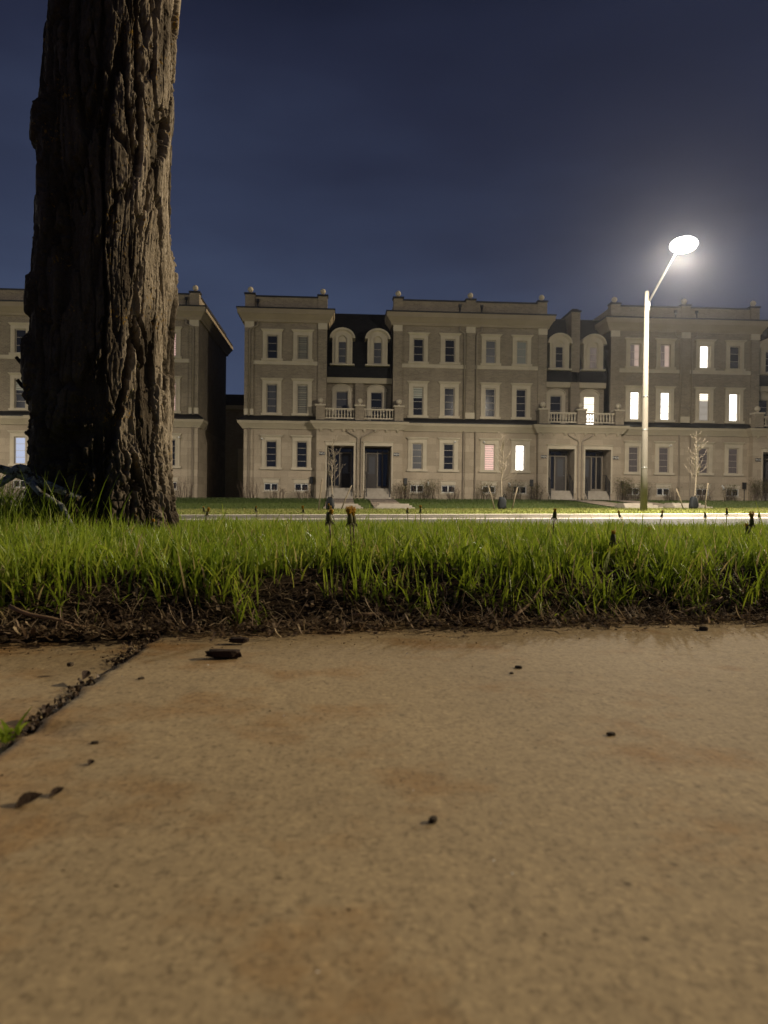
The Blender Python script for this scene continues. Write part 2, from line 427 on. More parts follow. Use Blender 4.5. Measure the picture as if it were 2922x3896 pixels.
V, Q = grid(-4.5, 6.5, 1000, 1.02, 3.4, 240, lambda X, Y: turf_z(X, Y) + noise3(X*30, Y*30, 0*X, 3)*0.009 + noise3(X*75, Y*75, 0*X, 4)*0.006)
tag(np_mesh('soil_bank', V, Q, ms.mat), kind='structure')
mt = NT('turf_ground'); v = mt.coord(); f = mt.noise(v, 14, 8, 0.7)
mt.base(mt.ramp(f, [(0.3, (0.022, 0.03, 0.008)), (0.7, (0.07, 0.085, 0.02))])); mt.rough(0.95, 0.1)
V, Q = grid(-40, 60, 300, 3.38, 9.0, 40, lambda X, Y: turf_z(X, Y)-0.002)
tag(np_mesh('boulevard_ground', V, Q, mt.mat), kind='structure')

# sidewalk slabs ------------------------------------------------------
mc = NT('sidewalk_concrete'); v = mc.coord()
a = mc.noise(v, 2.1, 6, 0.6); b_ = mc.noise(v, 38, 6, 0.75); c_ = mc.noise(v, 5.2, 5, 0.65); d_ = mc.noise(mc.coord((1.0, 0.45, 1)), 210, 3, 0.65)
base = mc.ramp(a, [(0.28, (0.30, 0.228, 0.128)), (0.72, (0.425, 0.325, 0.182))])
base = mc.mix(0.75, base, mc.ramp(b_, [(0.28, (0.68, 0.67, 0.66)), (0.42, (0.97, 0.97, 0.97)), (0.72, (1.10, 1.10, 1.09))]), 'MULTIPLY')
base = mc.mix(0.8, base, mc.ramp(d_, [(0.30, (0.62, 0.61, 0.60)), (0.46, (1, 1, 1)), (0.75, (1.15, 1.15, 1.15))]), 'MULTIPLY')
vg = mc.n('ShaderNodeTexVoronoi', feature='F1'); vg.inputs['Scale'].default_value = 300; mc.l(v, vg.inputs['Vector'])
sg = mc.n('ShaderNodeSeparateColor'); mc.l(vg.outputs['Color'], sg.inputs[0])
base = mc.mix(0.6, base, mc.ramp(sg.outputs[0], [(0.0, (0.62, 0.61, 0.60)), (0.2, (0.92, 0.92, 0.92)), (0.8, (1.06, 1.06, 1.06)), (1.0, (1.3, 1.3, 1.3))]), 'MULTIPLY')
base = mc.mix(0.9, base, mc.ramp(mc.noise(mc.coord((1.6, 1, 1)), 75, 3, 0.6), [(0.28, (0.68, 0.67, 0.66)), (0.40, (1, 1, 1)), (0.8, (1.06, 1.06, 1.06))]), 'MULTIPLY')
sx = mc.n('ShaderNodeSeparateXYZ'); mc.l(v, sx.inputs[0]); sm_ = mc.n('ShaderNodeMath', operation='MULTIPLY_ADD'); sm_.inputs[1].default_value = -0.13
mc.l(sx.outputs[0], sm_.inputs[0]); mc.l(c_, sm_.inputs[2]); c_ = sm_.outputs[0]
stn = mc.ramp(c_, [(0.50, (0, 0, 0)), (0.70, (1, 1, 1))])
base = mc.mix(stn, base, mc.mix(1, base, (0.80, 0.58, 0.33), 'MULTIPLY'))
vo = mc.n('ShaderNodeTexVoronoi', feature='F1'); vo.inputs['Scale'].default_value = 42; mc.l(v, vo.inputs['Vector'])
pits = mc.ramp(vo.outputs['Distance'], [(0.05, (0.35, 0.33, 0.30)), (0.13, (1, 1, 1))])
pg = mc.ramp(mc.noise(v, 9.0, 2), [(0.50, (0, 0, 0)), (0.62, (1, 1, 1))])
base = mc.mix(pg, base, mc.mix(1, base, pits, 'MULTIPLY'))
mc.base(base); mc.rough(0.82, 0.25)
bm1 = mc.n('ShaderNodeMath', operation='ADD'); mc.l(b_, bm1.inputs[0]); mc.l(d_, bm1.inputs[1])
mc.bump(sg.outputs[1], 0.35, 0.0012)
JX = -0.273
def slab(x0, x1, y0, y1, seed, dz=0.0, square=False):
    step = 0.008 if (x1 > -1.2 and x0 < 1.4) else 0.03
    nx = int((x1-x0)/step)+1; ny = int((y1-y0)/(0.009 if step < 0.01 else 0.03))+1
    def zf(X, Y):
        e = np.minimum(np.minimum(X-x0, x1-X+(1 if square else 0)), np.minimum(Y-y0, y1-Y))
        e = e + noise3(X*26, Y*26, 0*X, seed)*0.006 + noise3(X*70, Y*70, 0*X, seed+1)*0.003
        rnd = -0.012*(1-sstep(-0.003, 0.004, e))
        chips = -0.005*sstep(0.28, 0.5, noise3(X*8, Y*11, 0*X+2, seed+2))*(1-sstep(0.02, 0.055, e))
        return dz + rnd + chips + noise3(X*3, Y*3, 0*X, seed+3)*0.0025 + noise3(X*45, Y*45, 0*X, seed+4)*0.0006
    V, Q = grid(x0, x1, nx, y0, y1, ny, zf)
    o = np_mesh('sidewalk', V, Q, mc.mat); tag(o, kind='structure'); return o
slab(JX+0.003, 1.24, -0.24, 1.34, 21)
slab(1.252, 2.80, -0.24, 1.34, 22)
slab(JX-1.53, JX-0.003, -0.24, 1.34, 23, -0.011, True)
slab(JX-3.05, JX-1.542, -0.24, 1.34, 24)
slab(2.812, 4.3, -0.24, 1.34, 25)
mg = plain('packed_ground', (0.06, 0.048, 0.03), 0.95, 0.3, 6, 0.1)
tag(MB().quad((-600, -300, -1.2), (600, -300, -1.2), (600, 900, -1.2), (-600, 900, -1.2)).build('ground', mg), kind='structure')
tag(MB().box(-60, 60, -0.25, 1.36, -0.1, -0.03).build('sidewalk_bed', ms.mat), kind='structure')
tag(MB().box(-60, 60, -8, -0.26, -0.1, -0.012).build('near_lawn_ground', ms.mat), kind='structure')

# road, kerbs, far boulevard, lawn
ma_ = NT('asphalt'); v = ma_.coord(); f = ma_.noise(v, 30, 6, 0.7); f2 = ma_.noise(v, 0.5, 5)
ma_.base(ma_.mix(1, ma_.ramp(f, [(0.3, (0.055, 0.053, 0.05)), (0.7, (0.115, 0.11, 0.10))]), ma_.ramp(f2, [(0.3, (0.85,)*3), (0.7, (1.15,)*3)]), 'MULTIPLY'))
ma_.rough(0.8, 0.3); ma_.bump(f, 0.5, 0.006)
ribbon('road', [(9.1, -0.27), (16.7, -0.22), (24.35, -0.31)], ma_.mat)
M['kerb'] = plain('kerb_concrete', (0.50, 0.46, 0.39), 0.85, 0.14, 1.5, 0.2, bump=0.2)
ribbon('near_kerb', [(8.98, -0.5), (8.98, -0.125), (9.1, -0.13), (9.16, -0.28)], M['kerb'])
ribbon('far_kerb', [(24.0, -0.33), (24.05, -0.296), (24.42, -0.285), (24.45, -0.17), (24.62, -0.155), (24.63, -0.3)], M['kerb'])
V, Q = grid(-70, 90, 160, 24.6, 33.0, 24, lambda X, Y: far_z(Y, X) - 0.012 + noise3(X*0.4, Y*0.4, 0*X, 31)*0.02)
mfb = NT('boulevard_turf'); v = mfb.coord(); f = mfb.noise(v, 5, 8, 0.75)
mfb.base(mfb.ramp(f, [(0.3, (0.11, 0.14, 0.022)), (0.55, (0.18, 0.20, 0.045)), (0.75, (0.28, 0.24, 0.10))])); mfb.rough(0.95, 0.1)
tag(np_mesh('far_boulevard', V, Q, mfb.mat), kind='structure')
V, Q = grid(-70, 90, 160, 33.0, 70.0, 60, lambda X, Y: far_z(Y, X) - 0.012 + noise3(X*0.3, Y*0.3, 0*X, 32)*0.03)
mln = NT('lawn_turf'); v = mln.coord(); f = mln.noise(v, 6, 8, 0.75)
mln.base(mln.ramp(f, [(0.3, (0.04, 0.062, 0.012)), (0.7, (0.07, 0.10, 0.02))])); mln.rough(0.95, 0.1)
tag(np_mesh('lawn', V, Q, mln.mat), kind='structure')

# ------------------------------------------------------------------ grass (stuff)
def blades(name, X, Y, Z, H, W, mat, lean=0.35, bend=0.5, seg=4, dirx=None, label=None, rnd=None, yaw=None):
    n = len(X)
    az = rng.uniform(0, 2*np.pi, n) if dirx is None else dirx
    ln = np.abs(rng.normal(0, lean, n)); bd = np.abs(rng.normal(0, bend, n))
    fa = rng.uniform(0, 2*np.pi, n) if yaw is None else yaw
    wx, wy = np.cos(fa), np.sin(fa)
    V = np.zeros((n, 2*seg+1, 3)); 
    t = np.linspace(0, 1, seg+1)
    px, py, pz = X.copy(), Y.copy(), Z.copy(); ang = ln.copy()
    for i in range(seg+1):
        prof = (1-t[i]**2.2)*(0.75+0.5*min(t[i]*2, 1)) if i < seg else 0
        hw = W*0.5*prof
        if i < seg:
            V[:, 2*i, 0] = px-wx*hw; V[:, 2*i, 1] = py-wy*hw; V[:, 2*i, 2] = pz
            V[:, 2*i+1, 0] = px+wx*hw; V[:, 2*i+1, 1] = py+wy*hw; V[:, 2*i+1, 2] = pz
        else:
            V[:, 2*i, 0] = px; V[:, 2*i, 1] = py; V[:, 2*i, 2] = pz
        ds = H/seg
        px = px+np.sin(ang)*np.cos(az)*ds; py = py+np.sin(ang)*np.sin(az)*ds; pz = pz+np.cos(ang)*ds
        ang = ang + bd/seg*1.6
    k = 2*seg+1
    b0 = (np.arange(n)*k)[:, None]
    qs = [b0+np.array([[2*i, 2*i+1, 2*i+3, 2*i+2]]) for i in range(seg-1)]
    quads = np.concatenate(qs) if qs else None
    tris = b0+np.array([[2*seg-2, 2*seg-1, 2*seg]])
    r_ = rng.uniform(0, 1, n) if rnd is None else rnd
    o = np_mesh(name, V.reshape(-1, 3), quads, mat, tris=tris, attrs={'rnd': np.repeat(r_, k)})
    return tag(o, kind='stuff')

def sample_wedge(n, y0, y1, power, margin=0.35):
    """points over the visible wedge; density ~ Y**-power"""
    Ys = np.linspace(y0, y1, 600); p = (Ys*1.0+2*margin)*np.where(Ys < 2.0, 2.0**-power, Ys**-power); cdf = np.cumsum(p); cdf /= cdf[-1]
    Y = np.interp(rng.uniform(0, 1, n), cdf, Ys) + rng.normal(0, 0.004, n)
    X = rng.uniform(0, 1, n)*(Y*1.0+2*margin) - 0.427*Y - margin
    return X, Y
X, Y = sample_wedge(265000, 1.22, 9.0, 1.5, 0.75)
ye = edge_y(X)
TX, TY = -0.800, 2.65
clump = noise3(X*7, Y*7, 0*X, 40)
keep = (Y > ye+0.095+0.11*rng.uniform(0, 1, len(X))**2+0.06*noise3(X*5, 0*X, 0*X, 41)) & (np.hypot(X-TX, Y-TY) > 0.215)
keep &= rng.uniform(0, 1, len(X)) < 0.62+0.9*clump
X, Y = X[keep], Y[keep]; ye = ye[keep]; clump = clump[keep]
dt = np.hypot(X-(TX-0.18), Y-(TY-0.18))
tall = 1+1.7*np.exp(-(dt/0.20)**2)
H = (0.040+0.046*rng.uniform(0, 1, len(X))**1.6)*(1+0.45*clump)*tall*(1-0.25*sstep(3, 7, Y))
stray = rng.uniform(0, 1, len(X)) < 0.004; H[stray] *= 1.6
edge = np.exp(-((Y-ye-0.12)/0.10)**2); H *= 1+0.10*edge
W = np.maximum(0.0029*rng.uniform(0.7, 1.5, len(X)), Y*0.0009)
az = rng.uniform(0, 2*np.pi, len(X))
fr = rng.uniform(0, 1, len(X)) < 0.5*edge; az[fr] = -np.pi/2 + rng.normal(0, 0.7, fr.sum())
rn = np.clip(rng.normal(0.42, 0.21, len(X)) + 0.22*noise3(X*3, Y*3, 0*X, 44), 0, 0.88)
dr = rng.uniform(0, 1, len(X)) < 0.06; rn[dr] = rng.uniform(0.9, 1, dr.sum())
blades('grass', X, Y, turf_z(X, Y)-0.006, H, W, M['grass'], 0.30, 0.55, 4, az, rnd=rn)
# wider weed and clover leaves among the blades
n = 1500; X, Y = sample_wedge(n, 1.36, 4.0, 1.2, 0.2); k = (Y > edge_y(X)+0.16) & (np.hypot(X-TX, Y-TY) > 0.26); X, Y = X[k], Y[k]
blades('weed_leaves', X, Y, turf_z(X, Y), rng.uniform(0.035, 0.075, len(X)), rng.uniform(0.010, 0.020, len(X)), M['grass'], 0.6, 0.9, 4, rnd=np.clip(rng.normal(0.45, 0.15, len(X)), 0, 0.8))
# tall tufts at the foot of the trunk
n = 420; a = rng.normal(-2.35, 0.55, n); d = 0.235+np.abs(rng.normal(0, 0.10, n)); X = TX+np.cos(a)*d - 0.06; Y = TY+np.sin(a)*d
blades('tall_grass', X, Y, turf_z(X, Y), rng.uniform(0.09, 0.24, n), rng.uniform(0.003, 0.006, n), M['grass'], 0.28, 0.55, 6, rnd=rng.uniform(0.05, 0.55, n))
# far strips
n = 34000; X = rng.uniform(-17, 22, n); Y = rng.uniform(24.7, 33.0, n)
blades('boulevard_grass', X, Y, far_z(Y, X), rng.uniform(0.03, 0.075, n), rng.uniform(0.01, 0.028, n), M['grass_far'], 0.4, 0.5, 2)
n = 22000; X = rng.uniform(-22, 30, n); Y = rng.uniform(33.0, 45.3, n)
PATHS = []
for pc in (1.2, 14.45, 27.7, -15.125):
    PATHS += [(pc-1.12, 1.4), (pc+1.12, 1.4)]
k = np.ones(n, bool)
for px_, pw in PATHS: k &= np.abs(X-px_) > pw/2+0.05
X, Y = X[k], Y[k]
blades('lawn_grass', X, Y, far_z(Y, X), rng.uniform(0.04, 0.10, len(X)), rng.uniform(0.015, 0.035, len(X)), M['grass_lawn'], 0.4, 0.5, 2)

# dead thatch along the sidewalk edge (stuff): thin curled straws and flat litter
def straws(name, n, hmin, hmax, wmin, wmax, zlift, spread, label=None):
    X = rng.uniform(-1.4, 1.9, n); ye = edge_y(X)
    Y = ye + (np.abs(rng.normal(0.03, spread, n)) - 0.012*rng.uniform(0, 1, n) if spread > 0 else spread*rng.uniform(0, 1, n)**2+0.02)
    Z = np.maximum(turf_z(X, Y), 0.001) + rng.uniform(0, zlift, n)
    az = rng.uniform(0, 2*np.pi, n)
    Hh = rng.uniform(hmin, hmax, n); W = rng.uniform(wmin, wmax, n)
    nseg = 5; ang = rng.uniform(0.9, 1.75, n); cur = rng.normal(0, 0.35, n); k = 2*nseg+1
    V = np.zeros((n, k, 3)); px, py, pz = X.copy(), Y.copy(), Z.copy()
    for i in range(nseg+1):
        hw = W*0.5*(1 if i < nseg else 0)
        sx, sy = -np.sin(az), np.cos(az)
        if i < nseg:
            V[:, 2*i] = np.stack([px-sx*hw, py-sy*hw, pz], 1); V[:, 2*i+1] = np.stack([px+sx*hw, py+sy*hw, pz+hw*0.6], 1)
        else: V[:, 2*i] = np.stack([px, py, pz], 1)
        ds = Hh/nseg
        px = px+np.sin(ang)*np.cos(az)*ds; py = py+np.sin(ang)*np.sin(az)*ds; pz = np.maximum(pz+np.cos(ang)*ds, 0.0015)
        az = az+cur*0.5; ang = np.clip(ang+rng.normal(0, 0.22, n), 0.4, 1.9)
    b0 = (np.arange(n)*k)[:, None]
    quads = np.concatenate([b0+np.array([[2*i, 2*i+1, 2*i+3, 2*i+2]]) for i in range(nseg-1)])
    tris = b0+np.array([[2*nseg-2, 2*nseg-1, 2*nseg]])
    o = np_mesh(name, V.reshape(-1, 3), quads, M['straw'], tris=tris, attrs={'rnd': np.repeat(rng.uniform(0, 1, n)**1.15, k)}, smooth=False)
    return tag(o, kind='stuff')
straws('dead_grass', 7600, 0.015, 0.06, 0.0006, 0.0016, 0.016, 0.09)
straws('leaf_litter', 5200, 0.005, 0.018, 0.002, 0.007, 0.010, 0.075)
straws('edge_litter', 1500, 0.008, 0.035, 0.0008, 0.004, 0.006, -0.075)
cx = rng.uniform(-0.95, 1.3, 34); n = 34*20; ci = rng.integers(0, 34, n); X = cx[ci]+rng.normal(0, 0.022, n); Y = edge_y(cx)[ci]+0.055+0.07*rng.uniform(0, 1, 34)[ci]+rng.normal(0, 0.014, n)
az = np.where(rng.uniform(0, 1, n) < 0.6, -np.pi/2+rng.normal(0, 0.9, n), rng.uniform(0, 2*np.pi, n))
blades('bank_grass', X, Y, turf_z(X, Y)-0.004, rng.uniform(0.03, 0.085, n), rng.uniform(0.002, 0.0042, n), M['grass'], 0.5, 0.9, 5, az, rnd=np.clip(rng.normal(0.45, 0.22, n), 0, 1))

# ------------------------------------------------------------------ old tree in front (trunk with deep bark)
def bark_mat():
    m = NT('bark'); v = m.coord((1, 1, 0.35)); v1 = m.coord()
    f = m.noise(v, 18, 8, 0.7); f2 = m.noise(v1, 120, 4, 0.7); f3 = m.noise(v1, 7, 6, 0.7); f4 = m.noise(v1, 90, 3)
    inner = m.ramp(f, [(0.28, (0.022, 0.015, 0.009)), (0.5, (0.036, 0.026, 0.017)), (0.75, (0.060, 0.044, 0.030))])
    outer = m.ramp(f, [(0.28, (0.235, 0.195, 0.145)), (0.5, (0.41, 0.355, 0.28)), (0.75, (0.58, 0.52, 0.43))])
    at = m.n('ShaderNodeAttribute', attribute_name='crust_lit_side')
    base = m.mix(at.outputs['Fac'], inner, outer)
    base = m.mix(0.6, base, m.ramp(f2, [(0.3, (0.6, 0.58, 0.55)), (0.7, (1.15, 1.15, 1.15))]), 'MULTIPLY')
    mul = m.n('ShaderNodeMath', operation='MULTIPLY'); m.l(f3, mul.inputs[0]); m.l(f4, mul.inputs[1])
    li = m.ramp(mul.outputs[0], [(0.345, (0, 0, 0)), (0.40, (1, 1, 1))])
    base = m.mix(li, base, (0.30, 0.185, 0.035))
    fv = m.noise(m.coord((1, 1, 0.22)), 95, 6, 0.75); ad = m.n('ShaderNodeMath', operation='ADD'); m.l(fv, ad.inputs[0]); m.l(f2, ad.inputs[1])
    base = m.mix(0.55, base, m.ramp(fv, [(0.34, (0.55, 0.53, 0.50)), (0.46, (1, 1, 1)), (0.8, (1.15, 1.15, 1.15))]), 'MULTIPLY')
    m.base(base); m.rough(0.9, 0.15); m.bump(ad.outputs[0], 0.8, 0.006); return m.mat
M['bark'] = bark_mat()
def trunk_r(z): return 0.201 + 0.066*np.exp(-np.maximum(z-0.05, 0)/0.20) + 0.004*np.exp(-((z-1.0)/0.5)**2) + 0.000*z
def trunk_surface(th, z):
    Rr = 0.22
    w0 = noise3(np.cos(th)*0.9, np.sin(th)*0.9, z*1.2, 51)*0.12 + noise3(np.cos(th)*2.4, np.sin(th)*2.4, z*3.4, 52)*0.055
    t2 = th+w0; cx, cy = np.cos(t2)*Rr, np.sin(t2)*Rr
    low = sstep(0.5, 0.12, z)
    rag = noise3(cx*75, cy*75, z*34, 64)*0.05 + noise3(cx*170, cy*170, z*90, 65)*0.03
    big = noise3(cx*4, cy*4, z*1.3, 66)
    wx = noise3(cx*22, cy*22, z*7, 71)*0.26 + noise3(cx*85, cy*85, z*30, 72)*0.14
    wz = noise3(cx*16, cy*16, z*7, 73)*0.35
    jag = noise3(cx*70, cy*70, z*26, 77)*0.055 + noise3(cx*150, cy*150, z*70, 78)*0.035
    riv = sstep(0.055, 0.125, np.abs(noise3(cx*12.5+wx*0.25, cy*12.5, z*1.35, 53))+jag)
    riv2 = sstep(0.03, 0.10, np.abs(noise3(cx*24+5, cy*24, z*2.1, 58))+jag)
    fa, fb, cid = cells3(cx*11+wx*0.8, cy*11+wx*0.6, z*1.7+wz*0.6, 75)
    plate = riv*(0.55+0.45*sstep(0.02, 0.10, fb-fa))
    ga, gb, gid = cells3(cx*34+wx*1.3+9, cy*34+wx, z*2.6+wz*0.7, 76)
    crack = riv2*(0.5+0.5*sstep(0.02, 0.14, gb-ga))
    hgt = (0.022+0.020*cid+0.012*big)*plate + 0.007*riv2*plate + 0.003*gid*crack
    hgt += 0.020*noise3(np.cos(th)*1.1, np.sin(th)*1.1, z*2.4, 56)
    for bz, bs, ba, bt in ((0.62, 0.085, 0.026, -2.84), (0.86, 0.05, 0.016, -2.75), (1.42, 0.05, 0.020, -2.8), (0.95, 0.07, 0.007, 0.38), (0.42, 0.10, 0.016, -2.3)):
        dth = (th-bt+np.pi) % (2*np.pi)-np.pi
        hgt += ba*sstep(1.5, 0.9, np.hypot((z-bz)/bs, dth/0.35)+rag*6)
    hgt += 0.004*noise3(cx*40, cy*40, z*11, 67)
    fib = noise3(cx*140, cy*140, z*16, 57)*0.0030 + noise3(cx*60, cy*60, z*60, 60)*0.0026 - 0.0045*(1-sstep(0.0, 0.16, np.abs(noise3(cx*75, cy*75, z*12, 70))))
    blk = np.abs(noise3(cx*55, cy*55, z*30, 61))
    hgt += fib*(0.5+1.2*low) + low*0.012*(sstep(0.0, 0.2, blk)-0.6)
    pit = noise3(cx*95, cy*95, z*80, 62)
    hgt -= 0.004*sstep(0.40, 0.58, pit)*plate*(1-low)
    root = 0.035*np.exp(-np.maximum(z-0.06, 0)/0.10)*(0.5+0.5*np.cos(th*5+1.0))
    crust_lit_side = plate*(0.25+0.75*crack)*sstep(-0.35, 0.2, noise3(cx*11, cy*11, z*2.2, 68)+rag)*(0.8+0.5*gid)*(1-0.35*low)
    side = sstep(-1.25, -0.75, th+rag*3+0.25*noise3(cx*5, cy*5, z*2.6, 69))*(1-sstep(1.2, 1.8, th))  # painted light: paler bark on the trunk's lit flank, darker on its shaded face
    crust_lit_side = 0.12 + crust_lit_side*(0.10+0.9*side)
    return trunk_r(z)+hgt+root-0.034, crust_lit_side
NTH, NZ = 760, 1150
th = np.linspace(-np.pi, np.pi, NTH, endpoint=False); zz = np.linspace(-0.06, 2.5, NZ)
TH, ZZ = np.meshgrid(th, zz)
RR, CRUST_LIT_SIDE = trunk_surface(TH, ZZ)
leanx = 0.012*(ZZ-0.1)
V = np.stack([(np.cos(TH)*RR+leanx).ravel(), (np.sin(TH)*RR).ravel(), ZZ.ravel()], 1)
i = (np.arange(NZ-1)[:, None]*NTH); j = np.arange(NTH)[None]; j2 = (j+1) % NTH
Q = np.stack([(i+j).ravel(), (i+j2).ravel(), (i+NTH+j2).ravel(), (i+NTH+j).ravel()], 1)
oak = thing('old_tree', 'thick old tree with deeply furrowed brown bark standing in the near grass', 'tree', (TX, TY, 0))
np_mesh('trunk', V, Q, M['bark'], oak, attrs={'crust_lit_side': CRUST_LIT_SIDE.ravel()})
# upper trunk and bare limbs above the frame
def limb(p0, d0, L_, r0, r1, wob=0.1, n=10):
    pts = []; p = Vector(p0); d = Vector(d0).normalized()
    for k in range(n+1):
        pts.append(p.copy()); d = (d+Vector((random.uniform(-wob, wob), random.uniform(-wob, wob), random.uniform(-wob, wob)+0.02))).normalized(); p = p+d*L_/n
    return pts, [r0+(r1-r0)*k/n for k in range(n+1)]
up = MB()
up.tube([(0.03, 0, 2.42), (0.03, 0.02, 3.0), (0.02, 0.03, 3.6), (0, 0.04, 4.0)], [0.196, 0.19, 0.195, 0.16], 28)
up.build('upper_trunk', M['bark'], oak)
for d in ((0.6, 0.3, 1.0), (-0.7, 0.25, 1.0), (0.1, -0.6, 1.2), (0.0, 0.8, 1.1)):
    p, r_ = limb((0, 0.03, 3.75), d, 4.2, 0.11, 0.02)
    lb = MB().tube(p, r_, 10)
    for k in (4, 6, 7, 8, 9):
        dd = Vector((random.uniform(-1, 1), random.uniform(-1, 1), random.uniform(0.2, 1)))
        p2, r2 = limb(p[k], dd, 1.7, r_[k]*0.6, 0.006, 0.18, 7); lb.tube(p2, r2, 6)
        for kk in (3, 5):
            p3, r3 = limb(p2[kk], dd+Vector((random.uniform(-1, 1), random.uniform(-1, 1), 0.3)), 0.8, r2[kk]*0.6, 0.003, 0.2, 5); lb.tube(p3, r3, 5)
    lb.build('limb', M['bark'], oak)
# stub twigs on the left flank
ca = lambda an, r_, z: (math.cos(an)*r_, math.sin(an)*r_, z)
for z, an, ln in ((0.635, R(200), 0.022), (0.56, R(203), 0.018)):
    MB().tube([ca(an, 0.20, z), ca(an, 0.235+ln*0.5, z+0.008), ca(an, 0.24+ln, z+0.026)], [0.013, 0.008, 0.006], 6).build('stub', M['bark'], oak)

# broken lichen-covered branch beside the trunk
mli = NT('lichen_bark'); v = mli.coord(); f = mli.noise(v, 45, 6, 0.75)
mli.base(mli.ramp(f, [(0.42, (0.06, 0.048, 0.036)), (0.52, (0.25, 0.27, 0.27)), (0.7, (0.40, 0.43, 0.43))])); mli.rough(0.95, 0.1); mli.bump(f, 0.8, 0.004)
br = MB()
BX, BY = -0.985, 2.40
br.tube([(BX+0.20, BY+0.0, 0.11), (BX+0.10, BY, 0.150), (BX+0.02, BY, 0.185), (BX-0.015, BY, 0.19)], [0.010, 0.014, 0.018, 0.012], 10)
br.tube([(BX, BY, 0.185), (BX-0.06, BY, 0.205), (BX-0.10, BY, 0.255), (BX-0.15, BY+0.01, 0.33), (BX-0.2, BY+0.01, 0.37)], [0.015, 0.011, 0.010, 0.009, 0.007], 9)
br.tube([(BX+0.0, BY, 0.18), (BX-0.04, BY-0.01, 0.15), (BX-0.10, BY-0.03, 0.115), (BX-0.2, BY-0.05, 0.07)], [0.012, 0.010, 0.010, 0.008], 9)
br.tube([(BX+0.05, BY-0.01, 0.165), (BX+0.09, BY-0.03, 0.125), (BX+0.16, BY-0.05, 0.09)], [0.012, 0.009, 0.006], 9)
br.ball((BX+0.02, BY, 0.19), 0.026, 12, 1.2, 1, 0.9)
br.tube([(BX+0.16, BY-0.05, 0.09), (BX+0.20, BY-0.07, 0.02), (BX+0.22, BY-0.08, -0.06)], [0.008, 0.008, 0.006], 8)
br.tube([(BX-0.2, BY-0.05, 0.07), (BX-0.28, BY-0.06, -0.04)], [0.008, 0.006], 8)
bro = br.build('broken_branch', mli.mat); bro.location = (0, 0, 0.095)
tag(bro, 'broken forked branch with grey lichen lying against the foot of the old tree', 'branch')

# ------------------------------------------------------------------ dandelions in the near grass
M['stem'] = plain('dandelion_stem', (0.20, 0.16, 0.07), 0.6)
M['bud'] = plain('dandelion_bud', (0.11, 0.11, 0.04), 0.7, 0.3, 60)
M['petal'] = grass_mat('dandelion_petals', [(0.0, (0.66, 0.42, 0.035)), (1.0, (0.7, 0.5, 0.06))], 0.5, 0.6)
def bud_mesh(open_):
    b = MB(); s = 1.0
    b.lathe([(0.001, 0), (0.0045, 0.001), (0.0062, 0.006), (0.0058, 0.014), (0.0042, 0.020), (0.003, 0.022)], 0, 0, 0, 10)
    for k in range(9):
        a = k*0.7; c, s_ = math.cos(a), math.sin(a)
        b.tube([(0.005*c, 0.005*s_, 0.002), (0.0075*c, 0.0075*s_, 0.0), (0.0085*c, 0.0085*s_, -0.005)], [0.0016, 0.0012, 0.0003], 4)
    p = MB()
    if open_:
        for k in range(40):
            a = k*2.4; rr = 0.0078*math.sqrt((k+1)/40); c, s_ = math.cos(a), math.sin(a); hh = 0.037-0.006*math.sin(k*1.7)-rr*0.8
            p.tube([(0.0025*c, 0.0025*s_, 0.016), (rr*0.55*c, rr*0.55*s_, 0.026), (rr*c, rr*s_, hh)], [0.0010, 0.0013, 0.0005], 4)
    else:
        for k in range(12):
            a = k*0.55; c, s_ = math.cos(a), math.sin(a)
            p.tube([(0.0028*c, 0.0028*s_, 0.018), (0.0036*c, 0.0036*s_, 0.026), (0.003*c, 0.003*s_, 0.029)], [0.0013, 0.0011, 0.0004], 4)
    return b, p
protos = {}
def dandelion(x, y, head_z, open_, label, lean=0.0, scale=1.0):
    z0 = float(turf_z(np.array([x]), np.array([y]))[0]) - 0.004
    t = thing('dandelion', label, 'dandelion', (x, y, z0), random.uniform(0, 6), 'dandelions among the grass blades')
    hz = head_z - z0; dx = math.sin(lean)*hz
    st = MB().tube([(0, 0, 0), (dx*0.3, 0.004, hz*0.4), (dx*0.7, 0.002, hz*0.75), (dx, 0, hz)], [0.0022, 0.002, 0.0018, 0.0016], 6)
    st.build('stem', M['stem'], t)
    if open_ not in protos:
        b, p = bud_mesh(open_); protos[open_] = (b.build('bud', M['bud'], t), p.build('petals', M['petal'], t))
        bo, po = protos[open_]
    else:
        bo, po = [o.copy() for o in protos[open_]]
        for o in (bo, po): C.objects.link(o); o.parent = t
    for o in (bo, po):
        o.location = (dx, 0, hz-0.002); o.scale = (scale,)*3; o.rotation_euler = (random.uniform(-.2, .2), lean*0.8, 0)
    return t
def from_px(px, py, d):
    """hand measurement: picture position at depth d -> world (used once, to place things at their true depth)"""
    xc = (px-829.5)/1662*d; yc = -(py-1106)/1662*d
    v = cam.matrix_world @ Vector((xc, yc, -d)); return v
